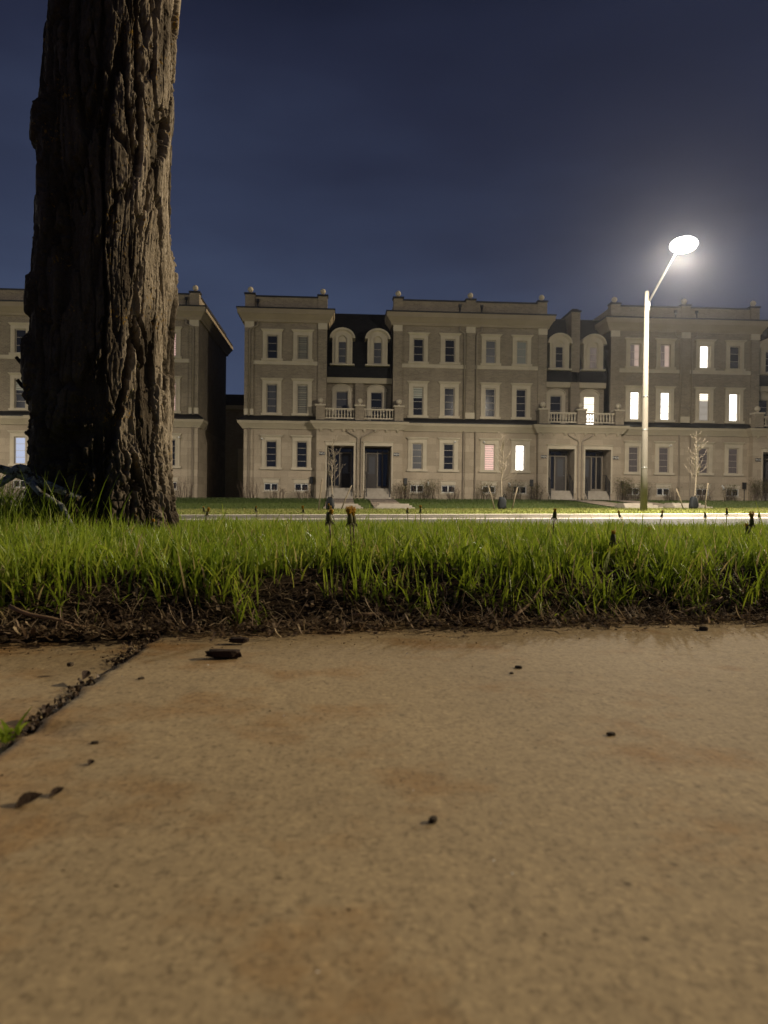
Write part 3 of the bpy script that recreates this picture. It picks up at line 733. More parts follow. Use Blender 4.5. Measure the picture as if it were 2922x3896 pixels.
HEADS = [(712, 1128, 1.45, 0, -.25), (756, 1131, 1.5, 1, 0), (771, 1131, 1.52, 1, .1), (1611, 1133, 1.9, 1, -.3), (1626, 1152, 2.0, 0, .2),
         (1322, 1172, 1.6, 0, .1), (1400, 1158, 2.2, 0, 0), (1188, 1118, 2.1, 0, .2),
         (557, 1104, 3.4, 0, .1), (655, 1106, 3.6, 1, 0), (440, 1112, 3.0, 1, -.2), (448, 1104, 3.6, 0, .15), (702, 1099, 3.2, 0, -.3), (731, 1106, 3.5, 1, .3),
         (880, 1107, 3.6, 0, 0), (908, 1106, 3.4, 1, 0), (1356, 1117, 3.4, 1, .4), (1420, 1116, 3.5, 1, -.2), 
         (1523, 1117, 3.5, 0, 0), (1570, 1110, 3.0, 0, 0), (1640, 1117, 3.5, 0, 0), (330, 1140, 2.2, 0, 0)]
for px, py, d, op, ln in HEADS:
    v = from_px(px, py, d)
    if d < 2.3 and d < 1.7:
        lab = {712: 'large closed dandelion bud with brown tip standing nearest, left of the twin yellow heads', 756: 'left head of the twin yellow dandelions in the middle of the near grass',
               771: 'right head of the twin yellow dandelions in the middle of the near grass', 1322: 'blurred closed dandelion bud low in the near grass, below the lamp pole'}[px]
    elif d < 2.3:
        lab = {1611: 'shaggy half-open yellow dandelion tilted left near the right edge', 1626: 'small closed dandelion bud beside the shaggy yellow one near the right edge', 1400: 'dark closed dandelion bud in the grass right below the lamp pole',
               1188: 'tall thick dandelion stalk with a brown tip right of the middle', 330: 'closed dandelion bud in the grass before the old trunk'}[px]
    else:
        lab = 'yellow half-open dandelion among the far grass tips' if op else 'small dark closed dandelion bud among the far grass tips'
    dandelion(v.x, v.y, v.z, op, lab, ln, 0.85 if d > 2.3 else 0.95)

# ------------------------------------------------------------------ bark chips, crumbs and twigs on the sidewalk
M['chip'] = plain('chip_bark', (0.045, 0.028, 0.018), 0.85, 0.35, 40, 0.2, bump=0.4)
M['crumb'] = plain('crumb', (0.06, 0.045, 0.03), 0.9, 0.4, 80, 0.2)
def rough_lump(dims, seed, n=14):
    rg = np.random.default_rng(seed); k = n//2; vs = []
    for i in range(k+1):
        ph = math.pi*i/k
        for j in range(n):
            a = 2*math.pi*j/n
            x, y, z = math.sin(ph)*math.cos(a), math.sin(ph)*math.sin(a), -math.cos(ph)
            q = lambda t: math.copysign(abs(t)**0.55, t)
            s_ = 1+0.22*float(noise3(np.array([x*2.2+seed]), np.array([y*2.2]), np.array([z*2.2]), seed)[0])
            vs.append((q(x)*dims[0]*s_, q(y)*dims[1]*s_, q(z)*dims[2]*s_))
    return vs, [(i*n+j, i*n+(j+1) % n, (i+1)*n+(j+1) % n, (i+1)*n+j) for i in range(k) for j in range(n)]
def lump(name, loc, dims, seed, mat, rz=0, ry=0):
    b = MB(); vs, fs = rough_lump(dims, seed); b._add(vs, fs)
    o = b.build(name, mat); o.location = loc; o.rotation_euler = (0, ry, rz); return o
v = from_px(484, 1426, 0.985); tag(lump('bark_chip', (v.x, v.y, 0.006), (0.022, 0.009, 0.0052), 3, M['chip'], 0.05, 0.03), 'longer dark bark chip with a knobbed end lying on the concrete', 'bark chip', 'bark chips on the sidewalk')
v = from_px(516, 1391, 1.09); tag(lump('bark_chip', (v.x, v.y, 0.0045), (0.0135, 0.007, 0.004), 4, M['chip'], -0.05), 'shorter dark bark chip nearer the grass edge', 'bark chip', 'bark chips on the sidewalk')
for k, (px, py, d, s_, lab) in enumerate([
        (205, 1587, 0.63, 0.0022, 'brown crumb between the slab joint and the big chips'), (305, 1462, 0.86, 0.0024, 'tiny brown crumb right of the slab joint'), (152, 1430, 0.93, 0.003, 'dark crumb on the left slab beside the joint'),
        (1120, 1450, 0.94, 0.0032, 'grey pebble on the right half of the slab'), (1063, 1372, 1.24, 0.004, 'dark crumb by the grass edge, right of the middle'), (1320, 1583, 0.67, 0.0026, 'dark crumb on the right part of the slab'),
        (935, 1781, 0.485, 0.0024, 'dark flat crumb in the middle of the foreground concrete'), (1105, 1462, 0.91, 0.002, 'small brown crumb beside the grey pebble'), (1520, 1372, 1.25, 0.005, 'dark clod under the grass edge at the right')]):
    v = from_px(px, py, d); tag(lump('crumb', (v.x, v.y, s_*0.5), (s_*1.4, s_, s_*0.8), 20+k, M['crumb'], k*0.7), lab, 'crumb', 'crumbs on the sidewalk')
# dirt, leaf crumbs and seeds lying in the slab joint (stuff)
n = 1700; Yj = rng.uniform(0.2, 1.22, n)**0.8; Xj = JX-0.002+rng.normal(0, 0.005, n)*(0.8+1.6*sstep(0.7, 1.15, Yj)); kk = noise3(Yj*7, 0*Yj, 0*Yj, 71) > -0.15; Xj, Yj = Xj[kk], Yj[kk]; n = len(Xj)
Zj = -0.013 + rng.uniform(0, 0.013, n)
rr = rng.uniform(0.0012, 0.0042, n); d0 = rng.normal(0, 1, (n, 4, 3)); d0 /= np.linalg.norm(d0, axis=2, keepdims=True)
Vj = np.stack([Xj, Yj, Zj], 1)[:, None]+d0*rr[:, None, None]
b0 = (np.arange(n)*4)[:, None]; Tj = np.concatenate([b0+np.array([t]) for t in ((0, 1, 2), (0, 2, 3), (0, 3, 1), (1, 3, 2))])
tag(np_mesh('joint_dirt', Vj.reshape(-1, 3), None, M['straw'], tris=Tj, smooth=False, attrs={'rnd': np.repeat(np.where(rng.uniform(0, 1, n) < 0.06, 1.0, rng.uniform(0, 0.45, n)), 4)}), kind='stuff')
n = 700; Xg = rng.uniform(-0.8, 1.1, n); u_ = rng.uniform(0, 1, n); Yg = np.where(u_ < 0.55, edge_y(Xg)-0.01-np.abs(rng.normal(0, 0.06, n)), rng.uniform(0.25, 1.15, n))
jn = u_ > 0.88; Xg[jn] = JX+rng.normal(0, 0.03, jn.sum())
rr = rng.uniform(0.0005, 0.0017, n)*np.where(u_ < 0.55, 1.2, 0.8); d0 = rng.normal(0, 1, (n, 4, 3)); d0 /= np.linalg.norm(d0, axis=2, keepdims=True)
Vg = np.stack([Xg, Yg, rr*0.5-np.where(Xg < JX, 0.011, 0.0)], 1)[:, None]+d0*rr[:, None, None]*np.array([1.5, 1.2, 0.7])
b0 = (np.arange(n)*4)[:, None]; Tg = np.concatenate([b0+np.array([t]) for t in ((0, 1, 2), (0, 2, 3), (0, 3, 1), (1, 3, 2))])
M['quartz'] = plain('quartz_grains', (0.86, 0.82, 0.74), 0.25, 0.05, 50, 0.8)
n2 = 70; Xq = rng.uniform(-0.35, 0.75, n2); Yq = rng.uniform(0.3, 1.15, n2); rq = rng.uniform(0.0005, 0.0010, n2); d0 = rng.normal(0, 1, (n2, 4, 3)); d0 /= np.linalg.norm(d0, axis=2, keepdims=True)
Vq = np.stack([Xq, Yq, rq*0.6+0.001], 1)[:, None]+d0*rq[:, None, None]; b1 = (np.arange(n2)*4)[:, None]
tag(np_mesh('quartz_grains', Vq.reshape(-1, 3), None, M['quartz'], tris=np.concatenate([b1+np.array([t]) for t in ((0, 1, 2), (0, 2, 3), (0, 3, 1), (1, 3, 2))]), smooth=False), kind='stuff')
tag(np_mesh('grit', Vg.reshape(-1, 3), None, M['straw'], tris=Tg, smooth=False, attrs={'rnd': np.repeat(rng.uniform(0, 0.5, n), 4)}), kind='stuff')
for k, (px, py, d, L_, wd, lab) in enumerate([(62, 1735, 0.505, 0.020, 0.010, 'torn dark leaf scrap on the slab at the left, nearest the camera'), (122, 1712, 0.52, 0.014, 0.006, 'narrow leaf scrap right of the nearest torn one'), (196, 1640, 0.58, 0.008, 0.005, 'small leaf scrap farther up the slab from the torn ones'),
        (185, 1450, 0.885, 0.026, 0.010, 'curled dark leaf lodged in the joint, nearer the grass'), (100, 1525, 0.735, 0.024, 0.011, 'folded dark leaf standing in the joint nearer the camera')]):
    v = from_px(px, py, d); b = MB(); pts = [(-L_/2+L_*i/6, math.sin(i/6*math.pi)*wd) for i in range(7)]
    vs = []
    for x, wv in pts: vs += [(x, -wv*0.5, 0.001+wv*0.25), (x, 0, 0.0), (x, wv*0.5, 0.001+wv*0.35)]
    fs = []
    for i in range(6): fs += [(3*i, 3*i+3, 3*i+4, 3*i+1), (3*i+1, 3*i+4, 3*i+5, 3*i+2)]
    b._add(vs, fs, True); o = b.build('dry_leaf', M['chip']); o.location = (v.x, v.y, 0.0015 if k < 3 else -0.002); o.rotation_euler = (0.25, -0.2, 0.9+k*0.25); tag(o, lab, 'dry leaf', 'dry leaves in the slab joint')
# small weed in the joint at the left edge
v = from_px(14, 1590, 0.66); n = 16
blades('joint_weed', np.full(n, v.x)+rng.normal(0, .004, n), np.full(n, v.y)+rng.normal(0, .004, n), np.full(n, -0.008), rng.uniform(0.015, 0.034, n), rng.uniform(0.003, 0.006, n), M['grass'], 0.5, 0.8, 4, rnd=rng.uniform(0.3, 0.7, n))
# pale twigs at the edge
M['twig'] = plain('twig', (0.25, 0.17, 0.10), 0.8, 0.3, 60)
for k, (a, b2, c2, lab) in enumerate([
        ((490, 1366, 1.19), (560, 1348, 1.24), (640, 1340, 1.28), 'pale twig with a knobbed end poking out over the concrete edge'),
        ((1110, 1335, 1.28), (1150, 1300, 1.33), (1190, 1240, 1.38), 'upright curved pale stalk in the bank right of the middle'),
        ((760, 1330, 1.25), (900, 1318, 1.3), (1010, 1300, 1.36), 'long thin pale twig lying along the bank in the middle'),
        ((20, 1310, 1.13), (120, 1345, 1.12), (190, 1352, 1.15), 'brown twig lying on the litter at the left'),
        ((1420, 1340, 1.33), (1500, 1318, 1.36), (1560, 1290, 1.4), 'bent pale twig in the bank near the right edge'),
        ((800, 1215, 1.5), (830, 1260, 1.42), (850, 1300, 1.36), 'thin drooping straw hanging down the middle of the bank')]):
    ps = [from_px(*t) for t in (a, b2, c2)]
    mid = [(ps[0]*(1-t)**2 + ps[1]*2*t*(1-t) + ps[2]*t*t) + Vector((0, 0, 0.002*math.sin(9*t+k))) for t in [i/8 for i in range(9)]]
    for p in mid: p.z = max(p.z, 0.003)
    tag(MB().tube([tuple(p) for p in mid], [0.0032-0.0018*i/8 for i in range(9)], 6).build('twig', M['twig']), lab, 'twig', 'twigs along the turf edge')
# one fallen orange leaf in the grass by the trunk
v = from_px(440, 1180, 1.75); b = MB(); b.ball((0, 0, 0), 0.016, 12, 1.2, 0.7, 0.12)
o = b.build('fallen_leaf', plain('orange_leaf', (0.42, 0.22, 0.05), 0.6, 0.2, 60)); o.location = v; o.rotation_euler = (0.9, 0.3, 0.2); tag(o, 'orange-brown fallen leaf caught in the grass right of the old trunk', 'leaf')

# ------------------------------------------------------------------ street lamps
def street_lamp(x, label):
    t = thing('street_lamp', label, 'street lamp', (x, 28.4, float(far_z(28.4, x))), 0, 'street lamps along the far boulevard')
    MB().tube([(0, 0, -0.05), (0, 0, 1.5), (0, 0, 1.55), (0, 0, 8.25)], [0.135, 0.122, 0.120, 0.075], 20).build('pole', M['polec'], t)
    b = MB()
    for z in (1.62, 3.05, 4.3): b.lathe([(0.129-0.006*z/1.6, -0.02), (0.129-0.006*z/1.6, 0.02)], 0, 0, z, 20)
    b.build('band', M['galv'], t)
    pts = [(0.07, -0.05, 7.85), (0.06, -0.35, 8.0), (0.03, -1.2, 8.35), (0, -2.0, 8.68), (0, -2.75, 9.0)]
    MB().tube(pts, [0.04, 0.04, 0.037, 0.034, 0.032, 0.03], 10).tube([(0.06, -0.09, 7.5), (0.06, -0.09, 7.9)], 0.03, 8).build('arm', M['galv'], t)
    hd = MB(); n = 14
    hd.ball((0, -2.95, 9.10), 0.33, 18, 0.85, 1.5, 0.36)
    hd.build('lamp_head', M['galv'], t)
    lens = MB().ball((0, -3.06, 8.97), 0.43, 24, 1.0, 1.15, 0.55).build('lens', M['lamp_glow'], t)
    ld = bpy.data.lights.new('lamp_bulb', 'POINT'); ld.energy = LAMP_POWER; ld.shadow_soft_size = 0.22; ld.color = (1.0, 0.885, 0.725)
    lo = bpy.data.objects.new('lamp_bulb', ld); C.objects.link(lo); lo.parent = t; lo.location = (0, -3.06, 8.71)
    sl = bpy.data.lights.new('lamp_beam', 'SPOT'); sl.energy = LAMP_BEAM; sl.spot_size = R(176); sl.spot_blend = 0.35; sl.shadow_soft_size = 0.22; sl.color = (1.0, 0.885, 0.725)
    lo = bpy.data.objects.new('lamp_beam', sl); C.objects.link(lo); lo.parent = t; lo.location = (0, -3.06, 8.70); lo.rotation_euler = (R(4), 0, 0)
    return t
street_lamp(11.5, 'tall concrete street lamp with a glaring white lamp head over the far kerb')
street_lamp(-24.5, 'tall concrete street lamp farther left along the far kerb')

# ------------------------------------------------------------------ saplings with stakes
def sapling(x, y, h, seed, label):
    rg = random.Random(seed); z0 = float(far_z(y, x))
    t = thing('young_tree', label, 'young tree', (x, y, z0), 0, 'staked young trees on the far boulevard')
    tr = MB(); pts = [(0.03*math.sin(k*0.9+seed), 0, h*k/10) for k in range(11)]; pts[0] = (0, 0, -0.03)
    tr.tube(pts, [0.034-0.003*k for k in range(11)], 8); tr.build('trunk', M['sapbark'], t)
    cr_ = MB()
    for k in range(30):
        f_ = 0.36+0.60*k/30; z = h*f_; i = min(int(f_*10), 9); p = Vector(pts[i]).lerp(Vector(pts[i+1]), f_*10-i)
        a = rg.uniform(0, 6.28); L_ = (0.75*(1-f_)+0.10)*h*0.42*rg.uniform(0.45, 1.25); el = rg.uniform(0.5, 1.3)
        q1 = p+Vector((math.cos(a)*L_*0.55, math.sin(a)*L_*0.55, L_*0.40*el)); q2 = q1+Vector((math.cos(a+.2)*L_*0.36, math.sin(a+.2)*L_*0.36, L_*0.55))
        cr_.tube([p, q1, q2], [0.009, 0.007, 0.004], 4)
        for s_ in range(4):
            b = p.lerp(q1, rg.uniform(0.3, 1)) if s_ < 2 else q1.lerp(q2, rg.uniform(0, .8)); a2 = a+rg.uniform(-1.3, 1.3); l2 = L_*rg.uniform(0.2, 0.45)
            cr_.tube([b, b+Vector((math.cos(a2)*l2*0.75, math.sin(a2)*l2*0.75, l2*0.7))], [0.005, 0.003], 3)
    cr_.build('crown', M['sapbark'], t)
def stake(x0, x1, y, z1, label):
    z0 = float(far_z(y, x0)); b = MB(); d = x1-x0
    b.tube([(0, 0, -0.1), (d*0.5, 0.02, (z1-z0)*0.5), (d, 0.04, z1-z0)], 0.026, 4)
    o = b.build('tree_stake', M['stake']); o.location = (x0, y, z0); tag(o, label, 'stake', 'wooden stakes beside the young trees')
def water_bag(x, y, seed, label):
    z0 = float(far_z(y, x)); vs, fs = rough_lump((0.15, 0.13, 0.26), seed, 18)
    b = MB(); b._add([(vx*(1.25-0.7*(vz+0.26)), vy*(1.25-0.7*(vz+0.26)), vz+0.26) for vx, vy, vz in vs], fs, True)
    b.tube([(0.02, -0.02, 0.5), (0.08, -0.12, 0.62), (0.13, -0.1, 0.5)], 0.018, 6)
    o = b.build('watering_bag', M['bag']); o.location = (x, y, z0); tag(o, label, 'watering bag', 'watering bags at the young trees')
YT = 30.8
sapling(-0.25, YT, 2.95, 1, 'slender bare young tree before the left porch, between two stakes')
sapling(6.60, YT, 3.15, 2, 'slender bare young tree before the brightly lit ground floor window')
sapling(14.65, YT, 3.2, 3, 'slender bare young tree right of the lamp pole')
stake(-0.79, -0.66, YT-0.1, 1.15, 'tall stake left of the young tree before the left porch')
stake(0.08, 0.52, YT-0.1, 0.92, 'short leaning stake right of the young tree before the left porch')
stake(6.32, 6.03, YT-0.1, 0.95, 'stake left of the middle young tree, leaning away from it')
stake(6.98, 7.22, YT-0.1, 0.92, 'stake right of the middle young tree, leaning away from it')
stake(14.12, 13.8, YT-0.1, 0.95, 'stake left of the young tree beyond the lamp pole, leaning left')
stake(14.99, 15.13, YT-0.1, 1.2, 'nearly upright stake right of the young tree beyond the lamp pole')
water_bag(-0.33, YT-0.05, 61, 'dark slumped watering bag at the young tree before the left porch')
water_bag(6.60, YT-0.05, 62, 'dark watering bag around the middle young tree')
water_bag(14.55, YT-0.05, 63, 'dark watering bag around the young tree right of the lamp pole')

# ------------------------------------------------------------------ townhouses
ZG = 0.42
def window(root, m, uc, z0, z1, wd, y, style, bars=3, arch=False, basement=False, crown=True, plainhead=False):
    """window part > frame mesh itself, sub-parts pane, blind, surround"""
    a, b = uc-wd/2, uc+wd/2; t = 0.045
    fm = MB(m, ZG)
    fm.box(a, a+t, y+0.05, y+0.11, z0, z1).box(b-t, b, y+0.05, y+0.11, z0, z1)
    fm.box(a+t, b-t, y+0.05, y+0.11, z0, z0+t).box(a+t, b-t, y+0.05, y+0.11, z1-t, z1)
    if basement: fm.box(uc-0.03, uc+0.03, y+0.055, y+0.105, z0+t, z1-t)
    else:
        for k in range(1, bars+1):
            zz_ = z0+(z1-z0)*k/(bars+1); fm.box(a+t, b-t, y+0.072, y+0.088, zz_-0.011, zz_+0.011)
    fr_ = fm.build('window', M['white'] if basement else M['frame'], root)
    gm = MB(m, ZG); gm.box(a+t*0.5, b-t*0.5, y+0.09, y+0.10, z0+t*0.5, z1-t*0.5)
    pm = {'dark': 'g_dark', 'grey': 'g_grey', 'pale': 'g_pale', 'lit': 'lit', 'warm': 'lit_warm', 'half': 'lit_half', 'blue': 'lit_blue',
          'blind': 'g_dark', 'paleblind': 'g_dark', 'halfblind': 'g_dark', 'litblind': 'lit', 'littop': 'lit_half', 'pink': 'g_dark', 'curtain': 'cur_dim', 'redcurtain': 'cur_red'}[style]
    gm.build('pane', M[pm], fr_)
    bl = None
    if style == 'blind': bl = (z0, 'b_grey')
    elif style == 'paleblind': bl = (z0, 'b_pale')
    elif style == 'halfblind': bl = (z0+(z1-z0)*0.60, 'b_pale')
    elif style == 'pink': bl = (z0, 'b_pink')
    elif style == 'litblind': bl = (z0+(z1-z0)*0.42, 'b_lit')
    elif style == 'littop': bl = (z0+(z1-z0)*0.70, 'b_lit')
    if bl: MB(m, ZG).box(a+t, b-t, y+0.076, y+0.086, bl[0]+t, z1-t).build('blind', M[bl[1]], fr_)
    if style == 'lit': MB(m, ZG).box(b-t-0.075, b-t, y+0.078, y+0.086, z0+t, z1-t).build('curtain', M['lit_half'], fr_)
    if style in ('warm', 'curtain'):
        MB(m, ZG).box(uc+wd*0.02, b-t, y+0.078, y+0.086, z0+t, z1-t).build('curtain', M['cur_dim'], fr_)
    s_ = MB(m, ZG)
    if basement:
        s_.box(a-0.12, b+0.12, y-0.05, y+0.02, z0-0.11, z0-0.01)
        s_.box(a-0.06, b+0.06, y-0.035, y+0.02, z1+0.02, z1+0.22).fbox(a-0.09, b+0.09, y-0.05, y+0.02, z1+0.22, z1+0.28, 0.04, 0.04, 0.03)
    elif arch:
        o_, i_ = 0.24, 0.0; n = 12; h = 0.34
        def arcp(hw, zb, rise): return [(uc+hw*math.cos(math.pi*k/n), zb+rise*math.sin(math.pi*k/n)) for k in range(n+1)]
        s_.box(a-0.23, a-0.004, y-0.06, y+0.04, z0, z1-0.02).box(b+0.004, b+0.23, y-0.06, y+0.04, z0, z1-0.02)
        s_.strip(arcp(wd/2+0.23, z1-0.02, 0.40), arcp(wd/2+0.005, z1-0.02, 0.12), y-0.06, y+0.04)
        s_.prism(arcp(wd/2, z1, 0.10), y-0.03, y+0.045)
        s_.strip(arcp(wd/2+0.28, z1+0.03, 0.42), arcp(wd/2+0.225, z1+0.03, 0.36), y-0.11, y+0.04)
    else:
        for sx, q in ((-1, a), (1, b)):
            e0, e1 = (q-0.25, q-0.004) if sx < 0 else (q+0.004, q+0.25)
            s_.box(e0, e1, y-0.05, y+0.04, z0, z1+0.02)
            m0, m1 = (q-0.09, q-0.03) if sx < 0 else (q+0.03, q+0.09)
            s_.box(m0, m1, y-0.072, y-0.045, z0, z1+0.02)
        s_.box(a-0.25, b+0.25, y-0.055, y+0.04, z1+0.02, z1+0.22)
        s_.fbox(a-0.27, b+0.27, y-0.075, y+0.04, z1+0.22, z1+0.32, 0.07, 0.07, 0.07)
        s_.box(a-0.36, b+0.36, y-0.16, y+0.04, z1+0.32, z1+0.355)
        s_.fbox(a-0.32, b+0.32, y-0.12, y+0.04, z0-0.13, z0-0.004)
    s_.build('surround', M['cream'], fr_)
    return fr_

bal_me = None
def balustrade(root, m, u0, u1, y):
    global bal_me
    rl = MB(m, ZG); rl.box(u0, u1, y-0.07, y+0.07, 5.70, 5.79).box(u0, u1, y-0.06, y+0.06, 5.17, 5.245)
    r_ = rl.build('balustrade', M['cream'], root)
    if bal_me is None:
        b = MB(); b.lathe([(0.045, 0), (0.045, 0.05), (0.028, 0.07), (0.052, 0.15), (0.048, 0.20), (0.026, 0.33), (0.034, 0.36), (0.045, 0.40), (0.045, 0.455)], 0, 0, 0, 10)
        o = b.build('baluster', M['cream']); bal_me = o.data; bpy.data.objects.remove(o)
    n = 10
    for k in range(n):
        o = link_mesh('baluster', bal_me, r_); o.location = (m*(u0+(u1-u0)*(k+0.5)/n), y, 5.245-ZG)

def text_mesh(s_, size):
    cu = bpy.data.curves.new('numerals', 'FONT'); cu.body = s_; cu.size = size; cu.align_x = 'CENTER'; cu.align_y = 'CENTER'; cu.extrude = 0.004
    o = bpy.data.objects.new('numerals', cu); C.objects.link(o); bpy.context.view_layer.update()
    me = bpy.data.meshes.new_from_object(o); bpy.data.objects.remove(o); return me

def finial(root, m, u, y, z, r_=0.17):
    MB(m, ZG).lathe([(0.10, 0), (0.10, 0.03), (0.06, 0.05), (0.055, 0.09)], u, y, z, 12).ball((u, y, z+0.09+r_*0.92), r_, 14).build('finial', M['cream'], root)

def townhouse(x0, m, label, end, number, W3, W2, W1, WB, dorm, balc, chimney=False, dp=11.0):
    t = thing('townhouse', label, 'townhouse', (x0, FACADE, ZG), 0, 'townhouses across the road')
    P = MB
    ua = -0.2 if end else 0.0
    up_, uq = 4.65, 6.625              # pavilion inner edge, porch centre line
    wu = (1.42, 3.22) if end else (1.24, 3.13)
    hw = 0.62
    # walls
    holes = [(u-hw/2, u+hw/2, 8.72, 10.1) for u in wu]+[(u-hw/2, u+hw/2, 5.5, 7.2) for u in wu]
    b = P(m, ZG); b.panel(ua, up_, 4.6, 11.2, 0, holes, 0.14)
    b.box(ua, up_, 0.15, dp, 4.6, 11.6)
    b.panel(up_, uq, 4.9, 8.0, 1.1, [(5.565-0.36, 5.565+0.36, 5.14, 7.02)], 0.14)
    b.box(up_, uq, 1.25, dp, 4.9, 8.6)
    b.quad((up_, 0, 4.6), (up_, 1.1, 4.6), (up_, 1.1, 11.2), (up_, 0, 11.2))
    if end: b.quad((ua, 0.15, 4.6), (ua, 0, 4.6), (ua, 0, 11.2), (ua, 0.15, 11.2))
    b.build('brick_wall', M['brick'], t)
    holes = [(u-hw/2, u+hw/2, 2.28, 3.84) for u in wu]+[(u-0.4, u+0.4, 0.90, 1.34) for u in wu]
    b = P(m, ZG); b.panel(ua, 4.12, 0.2, 4.65, 0, holes, 0.14); b.box(ua, uq, 0.95, dp, 0.2, 4.6); b.box(ua, 4.12, 0.15, 0.95, 0.2, 4.6)
    if end: b.quad((ua, 0.15, 0.2), (ua, 0, 0.2), (ua, 0, 4.65), (ua, 0.15, 4.65))
    b.build('stone_wall', M['stone'], t)
    # porch block with the deep door opening
    b = P(m, ZG); y0 = -0.5; o0, o1 = 4.72, 6.30
    b.panel(4.10, uq, 0.2, 4.6, y0, [(o0, o1, 0.3, 3.6)], 1.4)
    b.quad((4.10, y0, 4.6), (4.10, 0, 4.6), (4.10, 0, 0.2), (4.10, y0, 0.2))
    b.box(4.10, 4.69, y0-0.03, y0+0.02, 0.2, 1.0).box(6.34, uq, y0-0.03, y0+0.02, 0.2, 1.0)
    b.build('porch_wall', M['stone'], t)
    b = P(m, ZG); b.box(o0-0.08, o1+0.08, y0-0.05, y0+0.02, 3.6, 3.78).fbox(o0-0.1, o1+0.1, y0-0.07, y0+0.02, 3.78, 3.86, 0.05, 0.05, 0.05)
    b.box(o0-0.09, o0-0.004, y0-0.045, y0+0.02, 0.95, 3.6).box(o1+0.004, o1+0.09, y0-0.045, y0+0.02, 0.95, 3.6)
    b.build('door_surround', M['cream'], t)
    # steps and landing
    b = P(m, ZG)
    for k in range(4): b.box(o0+0.02, o1-0.02, -0.95+0.28*k, -0.67+0.28*k if k < 3 else 0.88, 0.3, 0.58+0.17*k+0.02)
    b.build('steps', M['conc'], t)
    # entrance: dark back wall, door, sidelights with light mullions, transom
    zf = 1.115
    dr_ = P(m, ZG).box(5.52, 6.12, 0.82, 0.87, zf, 3.2).box(5.58, 6.06, 0.80, 0.83, zf+0.12, 1.9).build('door', M['door'], t)
    P(m, ZG).box(5.64, 6.0, 0.805, 0.825, 2.0, 3.05).build('glass_panel', M['g_grey'], dr_)
    P(m, ZG).ball((6.05, 0.79, 2.05), 0.03, 8).build('handle', M['galv'], dr_)
    b = P(m, ZG)
    for u in (4.78, 5.14, 5.44, 6.14): b.box(u, u+0.07, 0.78, 0.88, zf, 3.4)
    b.box(4.78, 6.21, 0.785, 0.885, 3.22, 3.30).box(4.85, 5.44, 0.79, 0.885, zf, zf+0.14)
    b.build('door_frame', M['frame_shaded'], t)
    P(m, ZG).box(4.74, 6.28, 0.89, 0.90, zf, 3.58).build('sidelight_glass', M['g_dark'], t)
    # railings
    for u in (o0+0.10, o1-0.12):
        b = P(m, ZG)
        b.box(u-0.02, u+0.02, -0.72, -0.68, 0.6, 1.62).box(u-0.02, u+0.02, -0.04, 0.0, zf, 2.1)
        b.tube([(u, -0.72, 1.6), (u, -0.02, 2.08), (u, 0.6, 2.08)], 0.022, 6)
        for k in range(1, 5): b.box(u-0.009, u+0.009, -0.70+0.135*k-0.009, -0.70+0.135*k+0.009, 0.7+0.09*k, 1.60+0.09*k)
        b.tube([(u, -0.70, 0.8), (u, -0.02, 1.28)], 0.014, 6)
        b.build('railing', M['black'], t)
    # number plate
    if number:
        pl = P(m, ZG).box(4.26, 4.60, y0-0.03, y0-0.001, 3.02, 3.22).build('number_plate', M['plate'], t)
        me = text_mesh(number, 0.17); me.materials.append(M['white'])
        o = link_mesh('numerals', me, pl); o.location = (m*4.43, y0-0.034, 3.12-ZG); o.rotation_euler = (R(90), 0, 0)
    # pilasters
    pls = [(ua, ua+0.53 if end else 0.265), (4.12, up_)]
    for a, c in pls:
        b = P(m, ZG); b.box(a-(0.0 if not end or a > 1 else 0.0), c, -0.10, 0.05, 5.72, 10.5); b.build('pilaster', M['brick'], t)
        P(m, ZG).box(a-0.002, c+0.012, -0.125, 0.05, 10.5, 10.86).build('pilaster_capital', M['cream'], t); P(m, ZG).box(a-0.002, c+0.02, -0.13, 0.05, 5.36, 5.72).build('pilaster_base', M['cream'], t)
    a, c = pls[0]; P(m, ZG).box(a, c, -0.07, 0.05, 0.2, 4.5).build('corner_pilaster', M['stone'], t)
    # bands, cornices
    b = P(m, ZG); b.box(pls[0][1], 4.12, -0.06, 0.03, 8.36, 8.59); b.build('band', M['cream'], t)
    cs = [(10.86, 11.02, .12, .16), (11.02, 11.30, .18, .36), (11.30, 11.58, .40, .43)]
    b = P(m, ZG)
    le = 1 if end else 0
    for z0, z1, p0, p1 in cs:
        d = p1-p0
        b.fbox(ua-le*p0, up_+p0, -p0, dp+le*p0, z0, z1, le*d, d, d, le*d)
    b.build('cornice', M['cream_dull'], t)
    P(m, ZG).box(ua-le*0.47, up_+0.47, -0.47, dp, 11.58, 11.66).build('flashing', M['flash'], t)
    # parapet
    b = P(m, ZG); pw = 0.56
    b.box(ua+(0.56 if end else 0.28), up_-pw, 0.05, 0.25, 11.66, 12.36)
    if end: b.box(ua+0.05, ua+0.25, 0.55, dp-.1, 11.66, 12.36)
    b.box(up_-0.25, up_-0.05, 0.55, 6, 11.66, 12.36)
    pier = [(ua, ua+0.56 if end else 0.28), (up_-pw, up_)]
    for a, c in pier: b.box(a, c, -0.02, 0.54, 11.66, 12.47)
    b.build('parapet', M['brick'], t)
    b = P(m, ZG); b.box(ua+(0.61 if end else 0.33), up_-pw-0.05, 0.0, 0.30, 12.36, 12.45)
    if end: b.box(ua-0.0, ua+0.30, 0.6, dp-.05, 12.36, 12.45)
    for a, c in pier: b.box(a-(0.05 if (end or a > 1) else 0), c+0.05, -0.07, 0.59, 12.47, 12.58)
    b.build('parapet_cap', M['flash'], t)
    finial(t, m, (ua+0.28) if end else 0.0, 0.26, 12.58) if (end or m > 0) else None
